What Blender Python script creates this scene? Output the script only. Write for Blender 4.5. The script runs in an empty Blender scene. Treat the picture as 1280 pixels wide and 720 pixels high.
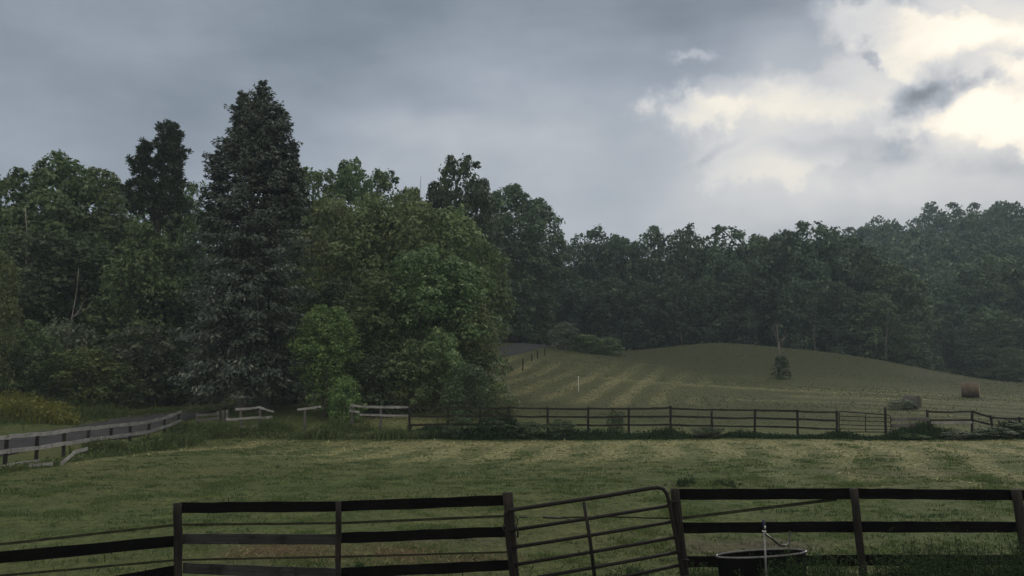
import bpy, math, random
import numpy as np
from mathutils import Vector

S = bpy.context.scene
COL = S.collection
RNG = np.random.default_rng(7)
random.seed(7)
PI = math.pi
R = math.radians

# ------------------------------------------------------------------ camera
CAM = np.array([0.0, 0.0, 2.95])
FPX = 1000.0
PITCH = math.atan(120 / FPX)
CP, SP = math.cos(PITCH), math.sin(PITCH)

def ray(px, py):
    a, b = (px - 640) / FPX, (360 - py) / FPX
    return np.array([a, CP - b * SP, SP + b * CP])

def W(px, py, d):
    """point seen at photo pixel (px,py) at depth y = d"""
    r = ray(px, py)
    return CAM + r * (d / r[1])

def X(px, d, py=500):
    return W(px, py, d)[0]

cd = bpy.data.cameras.new('camera')
cam = bpy.data.objects.new('camera', cd)
COL.objects.link(cam)
cam.location = CAM
cam.rotation_euler = (PI / 2 + PITCH, 0, 0)
cd.sensor_width = 36
cd.lens = 36 * FPX / 1280
cd.clip_end = 3000
S.camera = cam

# ------------------------------------------------------------------ terrain
ctrl = []
for y in (-40, -12, 5, 15, 25, 34):
    for x in (-60, -34, -12, 12, 34, 60):
        ctrl.append((x, y, 0.0))
for x in (-8, 4, 16, 28, 42):
    ctrl.append((x, 45, 0.0))
def cpix(*pts):
    for px, py, d in pts:
        p = W(px, py, d)
        ctrl.append((p[0], p[1], p[2]))
cpix((330, 541, 46), (240, 548, 44), (0, 590, 27.7))
cpix((640, 500, 62), (760, 514, 60), (900, 516, 60), (1100, 519, 58), (1280, 521, 58),
     (1214, 497, 79), (1000, 491, 80), (850, 491, 78), (720, 491, 75), (640, 476, 80),
     (690, 441, 106), (650, 449, 99), (740, 447, 106), (780, 456, 100), (850, 468, 95), (720, 460, 94), (625, 462, 93),
     (900, 429, 125), (840, 434, 124), (790, 444, 122), (960, 433, 122), (1030, 440, 120), (1100, 450, 118),
     (1160, 462, 115), (1220, 473, 112), (1280, 480, 112), (1400, 482, 112),
     (900, 455, 106), (972, 472, 95), (1100, 476, 97), (1160, 484, 93))
ROADPX = [(-260, 620, 27), (-120, 583, 32), (0, 557.5, 38.5), (120, 541, 44), (200, 524, 51), (260, 514, 57.5), (400, 495, 70),
          (520, 470, 88), (630, 441, 105), (672, 431, 116), (700, 428, 126), (740, 432, 142), (790, 438, 165)]
cpix(*ROADPX[2:10])
cpix((0, 506, 54), (100, 507, 56), (200, 508, 60), (300, 513, 52), (450, 508, 54), (560, 508, 54))
for px, z, d in ((900, 7, 150), (1100, 4.5, 150), (1280, 2.6, 140), (720, 8.6, 150), (800, 8, 150),
                 (0, 3, 82), (200, 3.5, 82), (430, 4.2, 84), (-250, 3, 80), (580, 6.4, 97), (640, 8, 110)):
    ctrl.append((X(px, d), d, z))
cpix((1080, 344, 280), (1180, 316, 280), (1280, 311, 280), (1500, 300, 285), (960, 362, 280), (800, 420, 280),
     (1280, 440, 175), (1160, 452, 170), (1040, 440, 190))
ctrl += [(-200, 150, 10), (-90, 150, 9), (-300, 400, 15), (0, 300, 15), (0, 600, 18), (300, 600, 45), (600, 300, 50),
         (450, 100, 8), (250, 100, 3), (500, -60, 0), (-500, -60, 0), (-500, 150, 8), (-600, 900, 20), (800, 900, 40), (150, 60, 0.5)]
ctrl = np.array(ctrl)

def _ker(d2):
    return np.where(d2 > 1e-9, 0.5 * d2 * np.log(np.maximum(d2, 1e-9)), 0.0)

def _fit(c, lam=2.0):
    n = len(c)
    P = c[:, :2] / 50.0
    d2 = ((P[:, None] - P[None]) ** 2).sum(-1)
    A = np.zeros((n + 3, n + 3))
    A[:n, :n] = _ker(d2) + np.eye(n) * lam * 1e-3
    A[:n, n] = 1
    A[:n, n + 1:] = P
    A[n, :n] = 1
    A[n + 1:, :n] = P.T
    b = np.zeros(n + 3)
    b[:n] = c[:, 2]
    return np.linalg.solve(A, b)
_w = _fit(ctrl)

def hts(x, y):
    x = np.asarray(x, float)
    y = np.asarray(y, float)
    sh = x.shape
    P = np.stack([x.ravel(), y.ravel()], 1) / 50.0
    C = ctrl[:, :2] / 50.0
    out = np.empty(len(P))
    for i in range(0, len(P), 8000):
        q = P[i:i + 8000]
        d2 = ((q[:, None] - C[None]) ** 2).sum(-1)
        out[i:i + 8000] = _ker(d2) @ _w[:len(C)] + _w[len(C)] + q @ _w[len(C) + 1:]
    und = 0.05 * np.sin(x * 0.31 + 1.3 * np.sin(y * 0.17)) * np.sin(y * 0.23 + 0.7) + 0.025 * np.sin(x * 0.9 + y * 0.5) * np.sin(y * 1.1 - x * 0.3)
    return out.reshape(sh) + und

def h(x, y):
    return float(hts(np.array([x]), np.array([y]))[0])

# ------------------------------------------------------------------ node helpers
class N:
    def __init__(self, tree):
        self.t = tree
        tree.nodes.clear()
    def n(self, typ, **kw):
        nd = self.t.nodes.new(typ)
        for k, v in kw.items():
            setattr(nd, k, v)
        return nd
    def l(self, a, b):
        self.t.links.new(a, b)
    def put(self, sock, v):
        if hasattr(v, 'links') or hasattr(v, 'is_linked'):
            self.l(v, sock)
        else:
            sock.default_value = v
    def math(self, op, a, b=None, c=None, clamp=False):
        nd = self.n('ShaderNodeMath', operation=op, use_clamp=clamp)
        for i, v in enumerate((a, b, c)):
            if v is not None:
                self.put(nd.inputs[i], v)
        return nd.outputs[0]
    def mix(self, fac, a, b, blend='MIX'):
        nd = self.n('ShaderNodeMix', data_type='RGBA', blend_type=blend)
        self.put(nd.inputs[0], fac)
        self.put(nd.inputs[6], a)
        self.put(nd.inputs[7], b)
        return nd.outputs[2]
    def noise(self, vec, scale, detail=4, rough=0.55, dist=0.0):
        nd = self.n('ShaderNodeTexNoise')
        if vec is not None:
            self.l(vec, nd.inputs['Vector'])
        nd.inputs['Scale'].default_value = scale
        nd.inputs['Detail'].default_value = detail
        nd.inputs['Roughness'].default_value = rough
        nd.inputs['Distortion'].default_value = dist
        return nd
    def ss(self, v, lo, hi, a=0.0, b=1.0):
        nd = self.n('ShaderNodeMapRange', interpolation_type='SMOOTHSTEP')
        self.put(nd.inputs[0], v)
        nd.inputs[1].default_value = lo
        nd.inputs[2].default_value = hi
        nd.inputs[3].default_value = a
        nd.inputs[4].default_value = b
        return nd.outputs[0]
    def map(self, vec, loc=(0, 0, 0), rot=(0, 0, 0), sc=(1, 1, 1), typ='POINT'):
        nd = self.n('ShaderNodeMapping', vector_type=typ)
        self.l(vec, nd.inputs[0])
        nd.inputs[1].default_value = loc
        nd.inputs[2].default_value = rot
        nd.inputs[3].default_value = sc
        return nd.outputs[0]

def c4(c):
    return (c[0], c[1], c[2], 1.0)

def newmat(name):
    m = bpy.data.materials.new(name)
    m.use_nodes = True
    return m, N(m.node_tree)

def leaf_mat(name, dark, light, transl=0.28, rough=0.55, spec=0.25, tip=None):
    m, k = newmat(name)
    geo = k.n('ShaderNodeNewGeometry')
    oi = k.n('ShaderNodeObjectInfo')
    tc = k.n('ShaderNodeTexCoord')
    f = k.math('ADD', k.math('MULTIPLY', geo.outputs['Random Per Island'], 0.62),
               k.math('MULTIPLY', k.noise(tc.outputs['Object'], 0.45, 3).outputs['Fac'], 0.45))
    col = k.mix(f, c4(dark), c4(light))
    if tip:
        col = k.mix(k.ss(geo.outputs['Random Per Island'], 0.78, 1.0), col, c4(tip))
    hsv = k.n('ShaderNodeHueSaturation')
    k.put(hsv.inputs['Hue'], k.math('ADD', 0.503, k.math('MULTIPLY', oi.outputs['Random'], 0.03)))
    k.put(hsv.inputs['Value'], k.math('ADD', 0.78, k.math('MULTIPLY', oi.outputs['Random'], 0.44)))
    k.l(col, hsv.inputs['Color'])
    b = k.n('ShaderNodeBsdfPrincipled')
    k.l(hsv.outputs[0], b.inputs['Base Color'])
    b.inputs['Roughness'].default_value = rough
    b.inputs['Specular IOR Level'].default_value = spec
    t = k.n('ShaderNodeBsdfTranslucent')
    k.l(hsv.outputs[0], t.inputs[0])
    mx = k.n('ShaderNodeMixShader')
    mx.inputs[0].default_value = transl
    k.l(b.outputs[0], mx.inputs[1])
    k.l(t.outputs[0], mx.inputs[2])
    o = k.n('ShaderNodeOutputMaterial')
    k.l(mx.outputs[0], o.inputs[0])
    return m

def wood_mat(name, a, b, scale=(1.2, 14, 14), rough=0.8, bump=0.3, stain=None, spec=0.3):
    m, k = newmat(name)
    tc = k.n('ShaderNodeTexCoord')
    g = k.noise(k.map(tc.outputs['Object'], sc=scale), 3.0, 6, 0.65)
    big = k.noise(tc.outputs['Object'], 1.7, 4)
    f = k.math('ADD', k.math('MULTIPLY', g.outputs['Fac'], 0.7), k.math('MULTIPLY', big.outputs['Fac'], 0.5))
    col = k.mix(k.ss(f, 0.4, 0.82), c4(a), c4(b))
    if stain:
        sp = k.noise(tc.outputs['Object'], 4.3, 5, 0.7)
        col = k.mix(k.ss(sp.outputs['Fac'], 0.52, 0.7), col, c4(stain))
    p = k.n('ShaderNodeBsdfPrincipled')
    k.l(col, p.inputs['Base Color'])
    p.inputs['Roughness'].default_value = rough
    p.inputs['Specular IOR Level'].default_value = spec
    bp = k.n('ShaderNodeBump')
    bp.inputs['Strength'].default_value = bump
    bp.inputs['Distance'].default_value = 0.02
    k.l(g.outputs['Fac'], bp.inputs['Height'])
    k.l(bp.outputs[0], p.inputs['Normal'])
    o = k.n('ShaderNodeOutputMaterial')
    k.l(p.outputs[0], o.inputs[0])
    return m

def plain_mat(name, a, b=None, scale=6, rough=0.5, metal=0.0, spec=0.5):
    m, k = newmat(name)
    tc = k.n('ShaderNodeTexCoord')
    nz = k.noise(tc.outputs['Object'], scale, 5, 0.65)
    col = k.mix(k.ss(nz.outputs['Fac'], 0.35, 0.7), c4(a), c4(b or a))
    p = k.n('ShaderNodeBsdfPrincipled')
    k.l(col, p.inputs['Base Color'])
    p.inputs['Roughness'].default_value = rough
    p.inputs['Metallic'].default_value = metal
    p.inputs['Specular IOR Level'].default_value = spec
    o = k.n('ShaderNodeOutputMaterial')
    k.l(p.outputs[0], o.inputs[0])
    return m

M = {}
M['bark'] = wood_mat('bark', (0.035, 0.03, 0.024), (0.10, 0.09, 0.075), (6, 6, 1.2), 0.9, 0.6)
M['bark_pale'] = wood_mat('bark_pale', (0.14, 0.13, 0.12), (0.32, 0.30, 0.27), (6, 6, 1.2), 0.85, 0.4)
M['bark_grey'] = wood_mat('bark_grey', (0.07, 0.066, 0.06), (0.17, 0.16, 0.15), (6, 6, 1.2), 0.85, 0.4)
M['bark_spruce'] = wood_mat('bark_spruce', (0.06, 0.055, 0.05), (0.17, 0.155, 0.14), (6, 6, 1.2), 0.9, 0.6)
M['leaf_mid'] = leaf_mat('leaf_mid', (0.036, 0.068, 0.025), (0.15, 0.20, 0.08), tip=(0.22, 0.26, 0.14))
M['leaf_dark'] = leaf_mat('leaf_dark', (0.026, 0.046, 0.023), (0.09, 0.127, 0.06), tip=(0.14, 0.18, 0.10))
M['leaf_olive'] = leaf_mat('leaf_olive', (0.05, 0.082, 0.03), (0.195, 0.24, 0.10), tip=(0.25, 0.28, 0.14))
M['leaf_bright'] = leaf_mat('leaf_bright', (0.06, 0.105, 0.033), (0.185, 0.24, 0.08), 0.3, tip=(0.25, 0.29, 0.12))
M['leaf_grey'] = leaf_mat('leaf_grey', (0.055, 0.082, 0.052), (0.18, 0.215, 0.14), tip=(0.22, 0.25, 0.18))
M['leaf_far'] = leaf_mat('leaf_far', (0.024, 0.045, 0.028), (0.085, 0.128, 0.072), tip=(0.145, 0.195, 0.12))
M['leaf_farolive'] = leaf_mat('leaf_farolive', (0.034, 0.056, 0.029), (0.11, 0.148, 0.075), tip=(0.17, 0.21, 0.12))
M['needle'] = leaf_mat('needle', (0.018, 0.03, 0.021), (0.078, 0.104, 0.08), 0.1, 0.55, 0.25, tip=(0.19, 0.212, 0.172))
M['needle_pine'] = leaf_mat('needle_pine', (0.024, 0.044, 0.028), (0.07, 0.10, 0.058), 0.1)
M['goldenrod'] = leaf_mat('goldenrod', (0.06, 0.075, 0.02), (0.20, 0.17, 0.04), 0.3)
M['grass'] = leaf_mat('grass', (0.065, 0.095, 0.033), (0.145, 0.17, 0.062), 0.3, 0.5)
M['grass_clump'] = leaf_mat('grass_clump', (0.028, 0.045, 0.016), (0.07, 0.092, 0.032), 0.2, 0.6)
M['grass_hill'] = leaf_mat('grass_hill', (0.05, 0.06, 0.024), (0.115, 0.118, 0.05), 0.25, 0.6)
M['grass_tall'] = leaf_mat('grass_tall', (0.04, 0.062, 0.02), (0.13, 0.15, 0.055), 0.3, 0.5)
M['straw'] = leaf_mat('straw', (0.07, 0.048, 0.032), (0.27, 0.20, 0.13), 0.2, 0.7, tip=(0.42, 0.33, 0.2))
M['hay_loose'] = leaf_mat('hay_loose', (0.12, 0.12, 0.05), (0.34, 0.31, 0.17), 0.2, 0.7)
M['weed'] = leaf_mat('weed', (0.012, 0.024, 0.010), (0.045, 0.068, 0.030), 0.2, 0.85, 0.06)
M['board_black'] = wood_mat('board_black', (0.0015, 0.0015, 0.0015), (0.006, 0.0055, 0.005), (1.0, 16, 16), 0.8, 0.5, stain=(0.008, 0.008, 0.006), spec=0.03)
M['board_worn'] = wood_mat('board_worn', (0.014, 0.014, 0.015), (0.045, 0.045, 0.047), (1.0, 16, 16), 0.75, 0.5, stain=(0.01, 0.01, 0.01), spec=0.15)
M['post_dark'] = wood_mat('post_dark', (0.006, 0.0055, 0.005), (0.034, 0.030, 0.027), (14, 14, 1.0), 0.85, 0.6, spec=0.12)
M['rail_grey'] = wood_mat('rail_grey', (0.13, 0.128, 0.125), (0.34, 0.335, 0.33), (1.0, 16, 16), 0.8, 0.4, stain=(0.09, 0.088, 0.085))
M['rail_mid'] = wood_mat('rail_mid', (0.05, 0.047, 0.044), (0.14, 0.134, 0.128), (1.0, 16, 16), 0.8, 0.4)
M['rail_dark'] = wood_mat('rail_dark', (0.010, 0.009, 0.008), (0.035, 0.032, 0.029), (1.0, 16, 16), 0.8, 0.4, spec=0.15)
M['gate_metal'] = plain_mat('gate_metal', (0.005, 0.0045, 0.0045), (0.014, 0.010, 0.009), 9, 0.6, 0.0, 0.2)
M['tape'] = plain_mat('tape', (0.016, 0.018, 0.010), (0.042, 0.044, 0.024), 12, 0.75, 0, 0.2)
M['tank'] = plain_mat('tank', (0.002, 0.002, 0.002), (0.004, 0.004, 0.004), 5, 0.8, 0, 0.04)
M['tank_rim'] = plain_mat('tank_rim', (0.025, 0.025, 0.026), (0.07, 0.07, 0.07), 7, 0.2, 0, 0.8)
M['water'] = plain_mat('water', (0.004, 0.005, 0.005), None, 5, 0.03, 0, 0.5)
M['pipe'] = plain_mat('pipe', (0.13, 0.135, 0.14), (0.24, 0.24, 0.24), 14, 0.4, 0.4, 0.5)
M['navy'] = plain_mat('navy', (0.006, 0.008, 0.035), (0.01, 0.012, 0.05), 9, 0.4)
M['white_plastic'] = plain_mat('white_plastic', (0.55, 0.55, 0.53), (0.75, 0.75, 0.72), 9, 0.4)
M['hose'] = plain_mat('hose', (0.008, 0.009, 0.008), (0.02, 0.02, 0.018), 9, 0.3)
M['bale'] = wood_mat('bale', (0.055, 0.044, 0.033), (0.145, 0.115, 0.084), (9, 9, 9), 0.95, 1.0)
M['bale_end'] = wood_mat('bale_end', (0.19, 0.15, 0.105), (0.38, 0.30, 0.21), (9, 9, 9), 0.95, 1.0)
M['bale_grey'] = wood_mat('bale_grey', (0.04, 0.038, 0.036), (0.10, 0.096, 0.09), (9, 9, 9), 0.95, 1.0)

# ------------------------------------------------------------------ mesh helpers
def tag(o, label=None, cat=None, group=None, kind=None):
    if label: o['label'] = label
    if cat: o['category'] = cat
    if group: o['group'] = group
    if kind: o['kind'] = kind
    return o

def empty(name, loc, rz=0.0, sc=(1, 1, 1)):
    o = bpy.data.objects.new(name, None)
    COL.objects.link(o)
    o.location = loc
    o.rotation_euler = (0, 0, rz)
    o.scale = sc
    o.empty_display_size = 0.3
    return o

def link(name, me, parent=None):
    o = bpy.data.objects.new(name, me)
    COL.objects.link(o)
    if parent: o.parent = parent
    return o

def np_mesh(name, v, f, mat, smooth=False):
    v = np.asarray(v, np.float32)
    f = np.asarray(f, np.int32)
    me = bpy.data.meshes.new(name)
    me.vertices.add(len(v))
    me.vertices.foreach_set('co', v.ravel())
    nf, k = f.shape
    me.loops.add(nf * k)
    me.loops.foreach_set('vertex_index', f.ravel())
    me.polygons.add(nf)
    me.polygons.foreach_set('loop_start', np.arange(0, nf * k, k, dtype=np.int32))
    if smooth:
        me.polygons.foreach_set('use_smooth', np.ones(nf, bool))
    me.update(calc_edges=True)
    me.materials.append(mat)
    return me

class MB:
    def __init__(self):
        self.v, self.f = [], []
    def add(self, vs, fs):
        b = len(self.v)
        self.v += [tuple(map(float, p)) for p in vs]
        self.f += [tuple(b + i for i in q) for q in fs]
        return self
    def tube(self, pts, rads, n=8, cap=True):
        pts = [np.asarray(p, float) for p in pts]
        if np.isscalar(rads): rads = [rads] * len(pts)
        vs, fs = [], []
        ref = None
        for i, p in enumerate(pts):
            t = (pts[min(i + 1, len(pts) - 1)] - pts[max(i - 1, 0)])
            t = t / (np.linalg.norm(t) + 1e-9)
            if ref is None:
                ref = np.array([1, 0, 0.]) if abs(t[0]) < 0.8 else np.array([0, 1, 0.])
            a = ref - t * ref.dot(t)
            a /= np.linalg.norm(a) + 1e-9
            ref = a
            b = np.cross(t, a)
            for j in range(n):
                q = 2 * PI * j / n
                vs.append(p + rads[i] * (a * math.cos(q) + b * math.sin(q)))
        for i in range(len(pts) - 1):
            for j in range(n):
                fs.append((i * n + j, i * n + (j + 1) % n, (i + 1) * n + (j + 1) % n, (i + 1) * n + j))
        if cap:
            fs.append(tuple(range(n))[::-1])
            fs.append(tuple((len(pts) - 1) * n + j for j in range(n)))
        return self.add(vs, fs)
    def board(self, A, B, hgt=0.15, th=0.03, seg=8, wob=0.006, sag=0.0):
        A, B = np.asarray(A, float), np.asarray(B, float)
        d = B - A
        hd = np.array([d[0], d[1], 0])
        hd /= np.linalg.norm(hd) + 1e-9
        nrm = np.array([-hd[1], hd[0], 0])
        vs, fs = [], []
        for i in range(seg + 1):
            s = i / seg
            c = A + d * s + np.array([0, 0, -sag * 4 * s * (1 - s)])
            w1, w2 = random.uniform(-wob, wob), random.uniform(-wob, wob)
            for sy, sz in ((-1, -1), (1, -1), (1, 1), (-1, 1)):
                vs.append(c + nrm * sy * th / 2 + np.array([0, 0, sz * hgt / 2 + (w1 if sz > 0 else w2)]))
        for i in range(seg):
            for j in range(4):
                fs.append((i * 4 + j, i * 4 + (j + 1) % 4, (i + 1) * 4 + (j + 1) % 4, (i + 1) * 4 + j))
        fs.append((3, 2, 1, 0))
        e = seg * 4
        fs.append((e, e + 1, e + 2, e + 3))
        return self.add(vs, fs)
    def lathe(self, prof, n=32, sx=1.0, sy=1.0, c=(0, 0, 0)):
        vs, fs = [], []
        for r, z in prof:
            for j in range(n):
                q = 2 * PI * j / n
                vs.append((c[0] + r * sx * math.cos(q), c[1] + r * sy * math.sin(q), c[2] + z))
        for i in range(len(prof) - 1):
            for j in range(n):
                fs.append((i * n + j, i * n + (j + 1) % n, (i + 1) * n + (j + 1) % n, (i + 1) * n + j))
        return self.add(vs, fs)
    def mesh(self, name, mat, smooth=False):
        me = bpy.data.meshes.new(name)
        me.from_pydata(self.v, [], self.f)
        me.update()
        if smooth:
            me.polygons.foreach_set('use_smooth', np.ones(len(me.polygons), bool))
        me.materials.append(mat)
        return me
    def build(self, name, mat, parent=None, smooth=False, origin=None):
        if origin is not None:
            o = np.asarray(origin, float)
            self.v = [tuple(np.array(p) - o) for p in self.v]
        ob = link(name, self.mesh(name, mat, smooth), parent)
        return ob

def unit(a):
    return a / (np.linalg.norm(a, axis=-1, keepdims=True) + 1e-9)

def leaf_geo(c, nrm, size, asp=0.6, along=None, rng=RNG):
    """diamond leaves: centre, normal, length; along = preferred long axis"""
    n = len(c)
    nrm = unit(nrm)
    t = rng.normal(size=(n, 3)) if along is None else along
    u = unit(t - nrm * (t * nrm).sum(-1, keepdims=True))
    w = np.cross(nrm, u)
    s = np.asarray(size).reshape(-1, 1) * 0.5
    v = np.stack([c - u * s, c + w * s * asp, c + u * s, c - w * s * asp], 1).reshape(-1, 3)
    f = np.arange(n * 4).reshape(n, 4)
    return v, f

# ------------------------------------------------------------------ broadleaf prototypes (unit: metres)
def crown_arrays(seed, H=15.0, Rr=4.5, base=0.06, nlobes=60, nleaf=14000, leaf=0.26, open_top=0.0, peak=0.42, lob=0.27):
    rng = np.random.default_rng(seed)
    ph = rng.uniform(0, 6.28, 6)
    def env(t, a):
        s = np.clip((t - base) / (1 - base), 0, 1)
        e = np.where(s > peak, np.sqrt(np.clip(1 - ((s - peak) / (1 - peak)) ** 2, 0, 1)), 0.72 + 0.28 * (s / peak))
        return Rr * e * (1 + 0.16 * np.sin(2 * a + ph[0] + 5 * t) + 0.13 * np.sin(3 * a + ph[1] - 7 * t))
    t = base + (1 - base) * rng.uniform(0.02, 0.985, nlobes) ** 0.75
    a = np.arange(nlobes) * 2.39996 + rng.uniform(-0.4, 0.4, nlobes)
    rad = env(t, a) * rng.uniform(0.4, 1.0, nlobes)
    lr = Rr * lob * rng.uniform(0.55, 1.4, nlobes) * (1 - 0.35 * np.clip((t - 0.75) / 0.25, 0, 1))
    C = np.stack([rad * np.cos(a), rad * np.sin(a), t * H - lr * 0.5], 1)
    if open_top:
        k = t > 0.82
        C[k, :2] *= 1.15
        lr[k] *= 0.72
    cnt = (lr ** 2 / (lr ** 2).sum() * nleaf * 0.78).astype(int)
    P, Nn = [], []
    for i in range(nlobes):
        m = cnt[i]
        out = np.array([math.cos(a[i]), math.sin(a[i]), 0])
        d = unit(rng.normal(size=(m, 3)) + 0.65 * out + np.array([0, 0, 0.75]))
        sub = 1 + 0.22 * np.sin(d[:, 0] * 7 + i) * np.sin(d[:, 1] * 7 + 2 * i) + 0.15 * np.sin(d[:, 2] * 11 + i)
        rr = lr[i] * sub * (0.70 + 0.38 * rng.random(m) ** 0.7)
        P.append(C[i] + d * rr[:, None] * np.array([1, 1, 0.82]))
        Nn.append(d + 0.45 * rng.normal(size=(m, 3)) + np.array([0, 0, 0.25]))
    m = int(nleaf * 0.22)
    tt = base + (1 - base) * rng.random(m) * 0.95
    aa = rng.uniform(0, 2 * PI, m)
    rr = env(tt, aa) * np.sqrt(rng.random(m)) * 0.9
    P.append(np.stack([rr * np.cos(aa), rr * np.sin(aa), tt * H], 1))
    Nn.append(rng.normal(size=(m, 3)) + np.array([0, 0, 0.5]))
    P, Nn = np.concatenate(P), np.concatenate(Nn)
    P[:, 2] = np.maximum(P[:, 2], 0.05)
    gap = 0
    for i in range(7):                       # deep gaps between the boughs
        kv = unit(rng.normal(size=3)) * 2 * PI / (Rr * rng.uniform(0.26, 0.6))
        gap = gap + np.sin(P @ kv + rng.uniform(0, 6.28))
    ok = gap / 7 > -0.17 - 0.25 * rng.random(len(P))
    P, Nn = P[ok], Nn[ok]
    v, f = leaf_geo(P, Nn, leaf * np.clip(rng.lognormal(-0.05, 0.42, len(P)), 0.4, 2.2), 0.62, None, rng)
    return v, f, C, lr

def trunk_mb(seed, H, Rr, C, r0=0.24, nlimb=14, n=7):
    rng = np.random.default_rng(seed + 99)
    mb = MB()
    pts, rads = [], []
    w = rng.uniform(-0.25, 0.25, 2)
    for s in np.linspace(0, 0.9, 8):
        pts.append((w[0] * math.sin(s * 3), w[1] * math.sin(s * 4), s * H - (0.3 if s == 0 else 0)))
        rads.append(r0 * (1.25 if s == 0 else 1) * (1 - s * 0.95))
    mb.tube(pts, rads, n)
    idx = rng.choice(len(C), min(nlimb, len(C)), replace=False)
    for i in idx:
        c = C[i]
        z0 = max(c[2] - np.hypot(c[0], c[1]) * rng.uniform(0.5, 0.9), 0.12 * H)
        s = z0 / H
        A = np.array([w[0] * math.sin(s * 3), w[1] * math.sin(s * 4), z0])
        mid = (A + c) / 2 + np.array([0, 0, 0.12 * Rr])
        rr = r0 * (1 - s * 0.95) * 0.5
        mb.tube([A, mid, c], [rr, rr * 0.7, rr * 0.25], 5)
    return mb

PROTO = {}
def proto(key, seed, H, Rr, mats, r0=0.22, nlimb=12, bark='bark', **kw):
    v, f, C, lr = crown_arrays(seed, H, Rr, **kw)
    tm = trunk_mb(seed, H, Rr, C, r0, nlimb).mesh('trunk', M[bark], True)
    for mname in mats:
        PROTO[key, mname] = (np_mesh('crown', v, f, M[mname]), tm, H, Rr)

proto('edge_a', 1, 14, 2.9, ['leaf_mid', 'leaf_olive', 'leaf_dark'], nlobes=84, nleaf=15500, leaf=0.24, lob=0.36)
proto('edge_b', 2, 14, 2.9, ['leaf_mid', 'leaf_olive', 'leaf_dark'], nlobes=70, nleaf=15500, leaf=0.24, peak=0.45, lob=0.40)
proto('edge_c', 3, 14, 2.9, ['leaf_mid', 'leaf_olive', 'leaf_bright'], nlobes=100, nleaf=15500, leaf=0.22, peak=0.52, lob=0.33)
proto('tall_a', 4, 20, 3.9, ['leaf_mid', 'leaf_dark'], base=0.12, nlobes=95, nleaf=26000, leaf=0.31, open_top=1, peak=0.52, lob=0.22)
proto('tall_b', 5, 20, 3.9, ['leaf_mid', 'leaf_dark', 'leaf_olive'], base=0.04, nlobes=105, nleaf=30000, leaf=0.30, peak=0.58, lob=0.26)
proto('shrub_a', 6, 5.2, 2.0, ['leaf_mid', 'leaf_bright', 'leaf_grey', 'leaf_dark', 'leaf_olive'], r0=0.07, base=0.0, nlobes=50, nleaf=6500, leaf=0.18, lob=0.32)
proto('shrub_b', 7, 5.2, 2.0, ['leaf_mid', 'leaf_bright', 'leaf_grey', 'leaf_dark', 'leaf_olive'], r0=0.07, base=0.0, nlobes=66, nleaf=6500, leaf=0.17, peak=0.55, lob=0.27)
proto('shrub_cone', 12, 4.5, 2.0, ['leaf_dark'], r0=0.07, base=0.0, nlobes=45, nleaf=5000, leaf=0.22, peak=0.1, lob=0.22)
proto('far_a', 8, 20, 5.0, ['leaf_far', 'leaf_farolive'], nlobes=70, nleaf=11000, leaf=0.46, base=0.03, peak=0.6, lob=0.29)
proto('far_b', 9, 20, 5.0, ['leaf_far', 'leaf_farolive'], nlobes=84, nleaf=11000, leaf=0.48, base=0.03, peak=0.66, lob=0.26)
proto('far_c', 10, 20, 5.0, ['leaf_far', 'leaf_farolive'], nlobes=80, nleaf=11000, leaf=0.46, base=0.04, open_top=1, peak=0.5, lob=0.23)
proto('far_d', 11, 20, 5.0, ['leaf_far', 'leaf_farolive'], nlobes=56, nleaf=11000, leaf=0.48, base=0.03, peak=0.62, lob=0.33)

def tree(name, key, mat, px, topy, d, wpx, label, cat='tree', group=None, rz=None, sink=0.0):
    cm, tm, H, Rr = PROTO[key, mat]
    x = X(px, d, 420)
    zb = h(x, d) - 0.02 - sink
    zt = W(px, topy, d)[2]
    sx = (wpx / 2) * (d / 1000) / Rr * 0.93
    sz = (zt - zb) / H
    o = empty(name, (x, d, zb), random.uniform(0, 6.28) if rz is None else rz, (sx, sx, sz))
    tag(o, label, cat, group)
    link('crown', cm, o)
    link('trunk', tm, o)
    return o

# ------------------------------------------------------------------ ground sheet
def seq(*parts):
    out = [parts[0]]
    for end, step in zip(parts[1::2], parts[2::2]):
        n = max(1, int(round((end - out[-1]) / step)))
        out += list(np.linspace(out[-1], end, n + 1)[1:])
    return np.array(out)
gx = seq(-600, -200, 50, -80, 8, -36, 1.5, 42, 0.42, 80, 1.2, 160, 8, 360, 20, 800, 55)
gy = seq(-100, -10, 15, 6, 2, 50, 0.4, 62, 0.6, 130, 0.8, 190, 4, 330, 10, 900, 57)
GX, GY = np.meshgrid(gx, gy)
GZ = hts(GX, GY)
ny, nx = GX.shape
idx = np.arange(nx * ny).reshape(ny, nx)
gf = np.stack([idx[:-1, :-1], idx[:-1, 1:], idx[1:, 1:], idx[1:, :-1]], -1).reshape(-1, 4)

def seg_dist(x, y, A, B):
    ax, ay, bx, by = A[0], A[1], B[0], B[1]
    dx, dy = bx - ax, by - ay
    t = np.clip(((x - ax) * dx + (y - ay) * dy) / (dx * dx + dy * dy), 0, 1)
    return np.hypot(x - ax - t * dx, y - ay - t * dy)
def g(v, w):
    return np.exp(-(v / w) ** 2)
def sstep(v, a, b):
    t = np.clip((v - a) / (b - a), 0, 1)
    return t * t * (3 - 2 * t)

def GP(px, py, z=0.0):
    """ground point on flat paddock seen at pixel"""
    r = ray(px, py)
    t = (z - CAM[2]) / r[2]
    return CAM + r * t

def noise2(x, y, s, seed=0):
    r_ = np.random.default_rng(seed)
    out = 0
    for i in range(6):
        a = r_.uniform(0, 6.28)
        f_ = s * r_.uniform(0.6, 1.7)
        out = out + np.sin((x * math.cos(a) + y * math.sin(a)) * f_ + r_.uniform(0, 6.28))
    return out / 6 * 1.7

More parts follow.
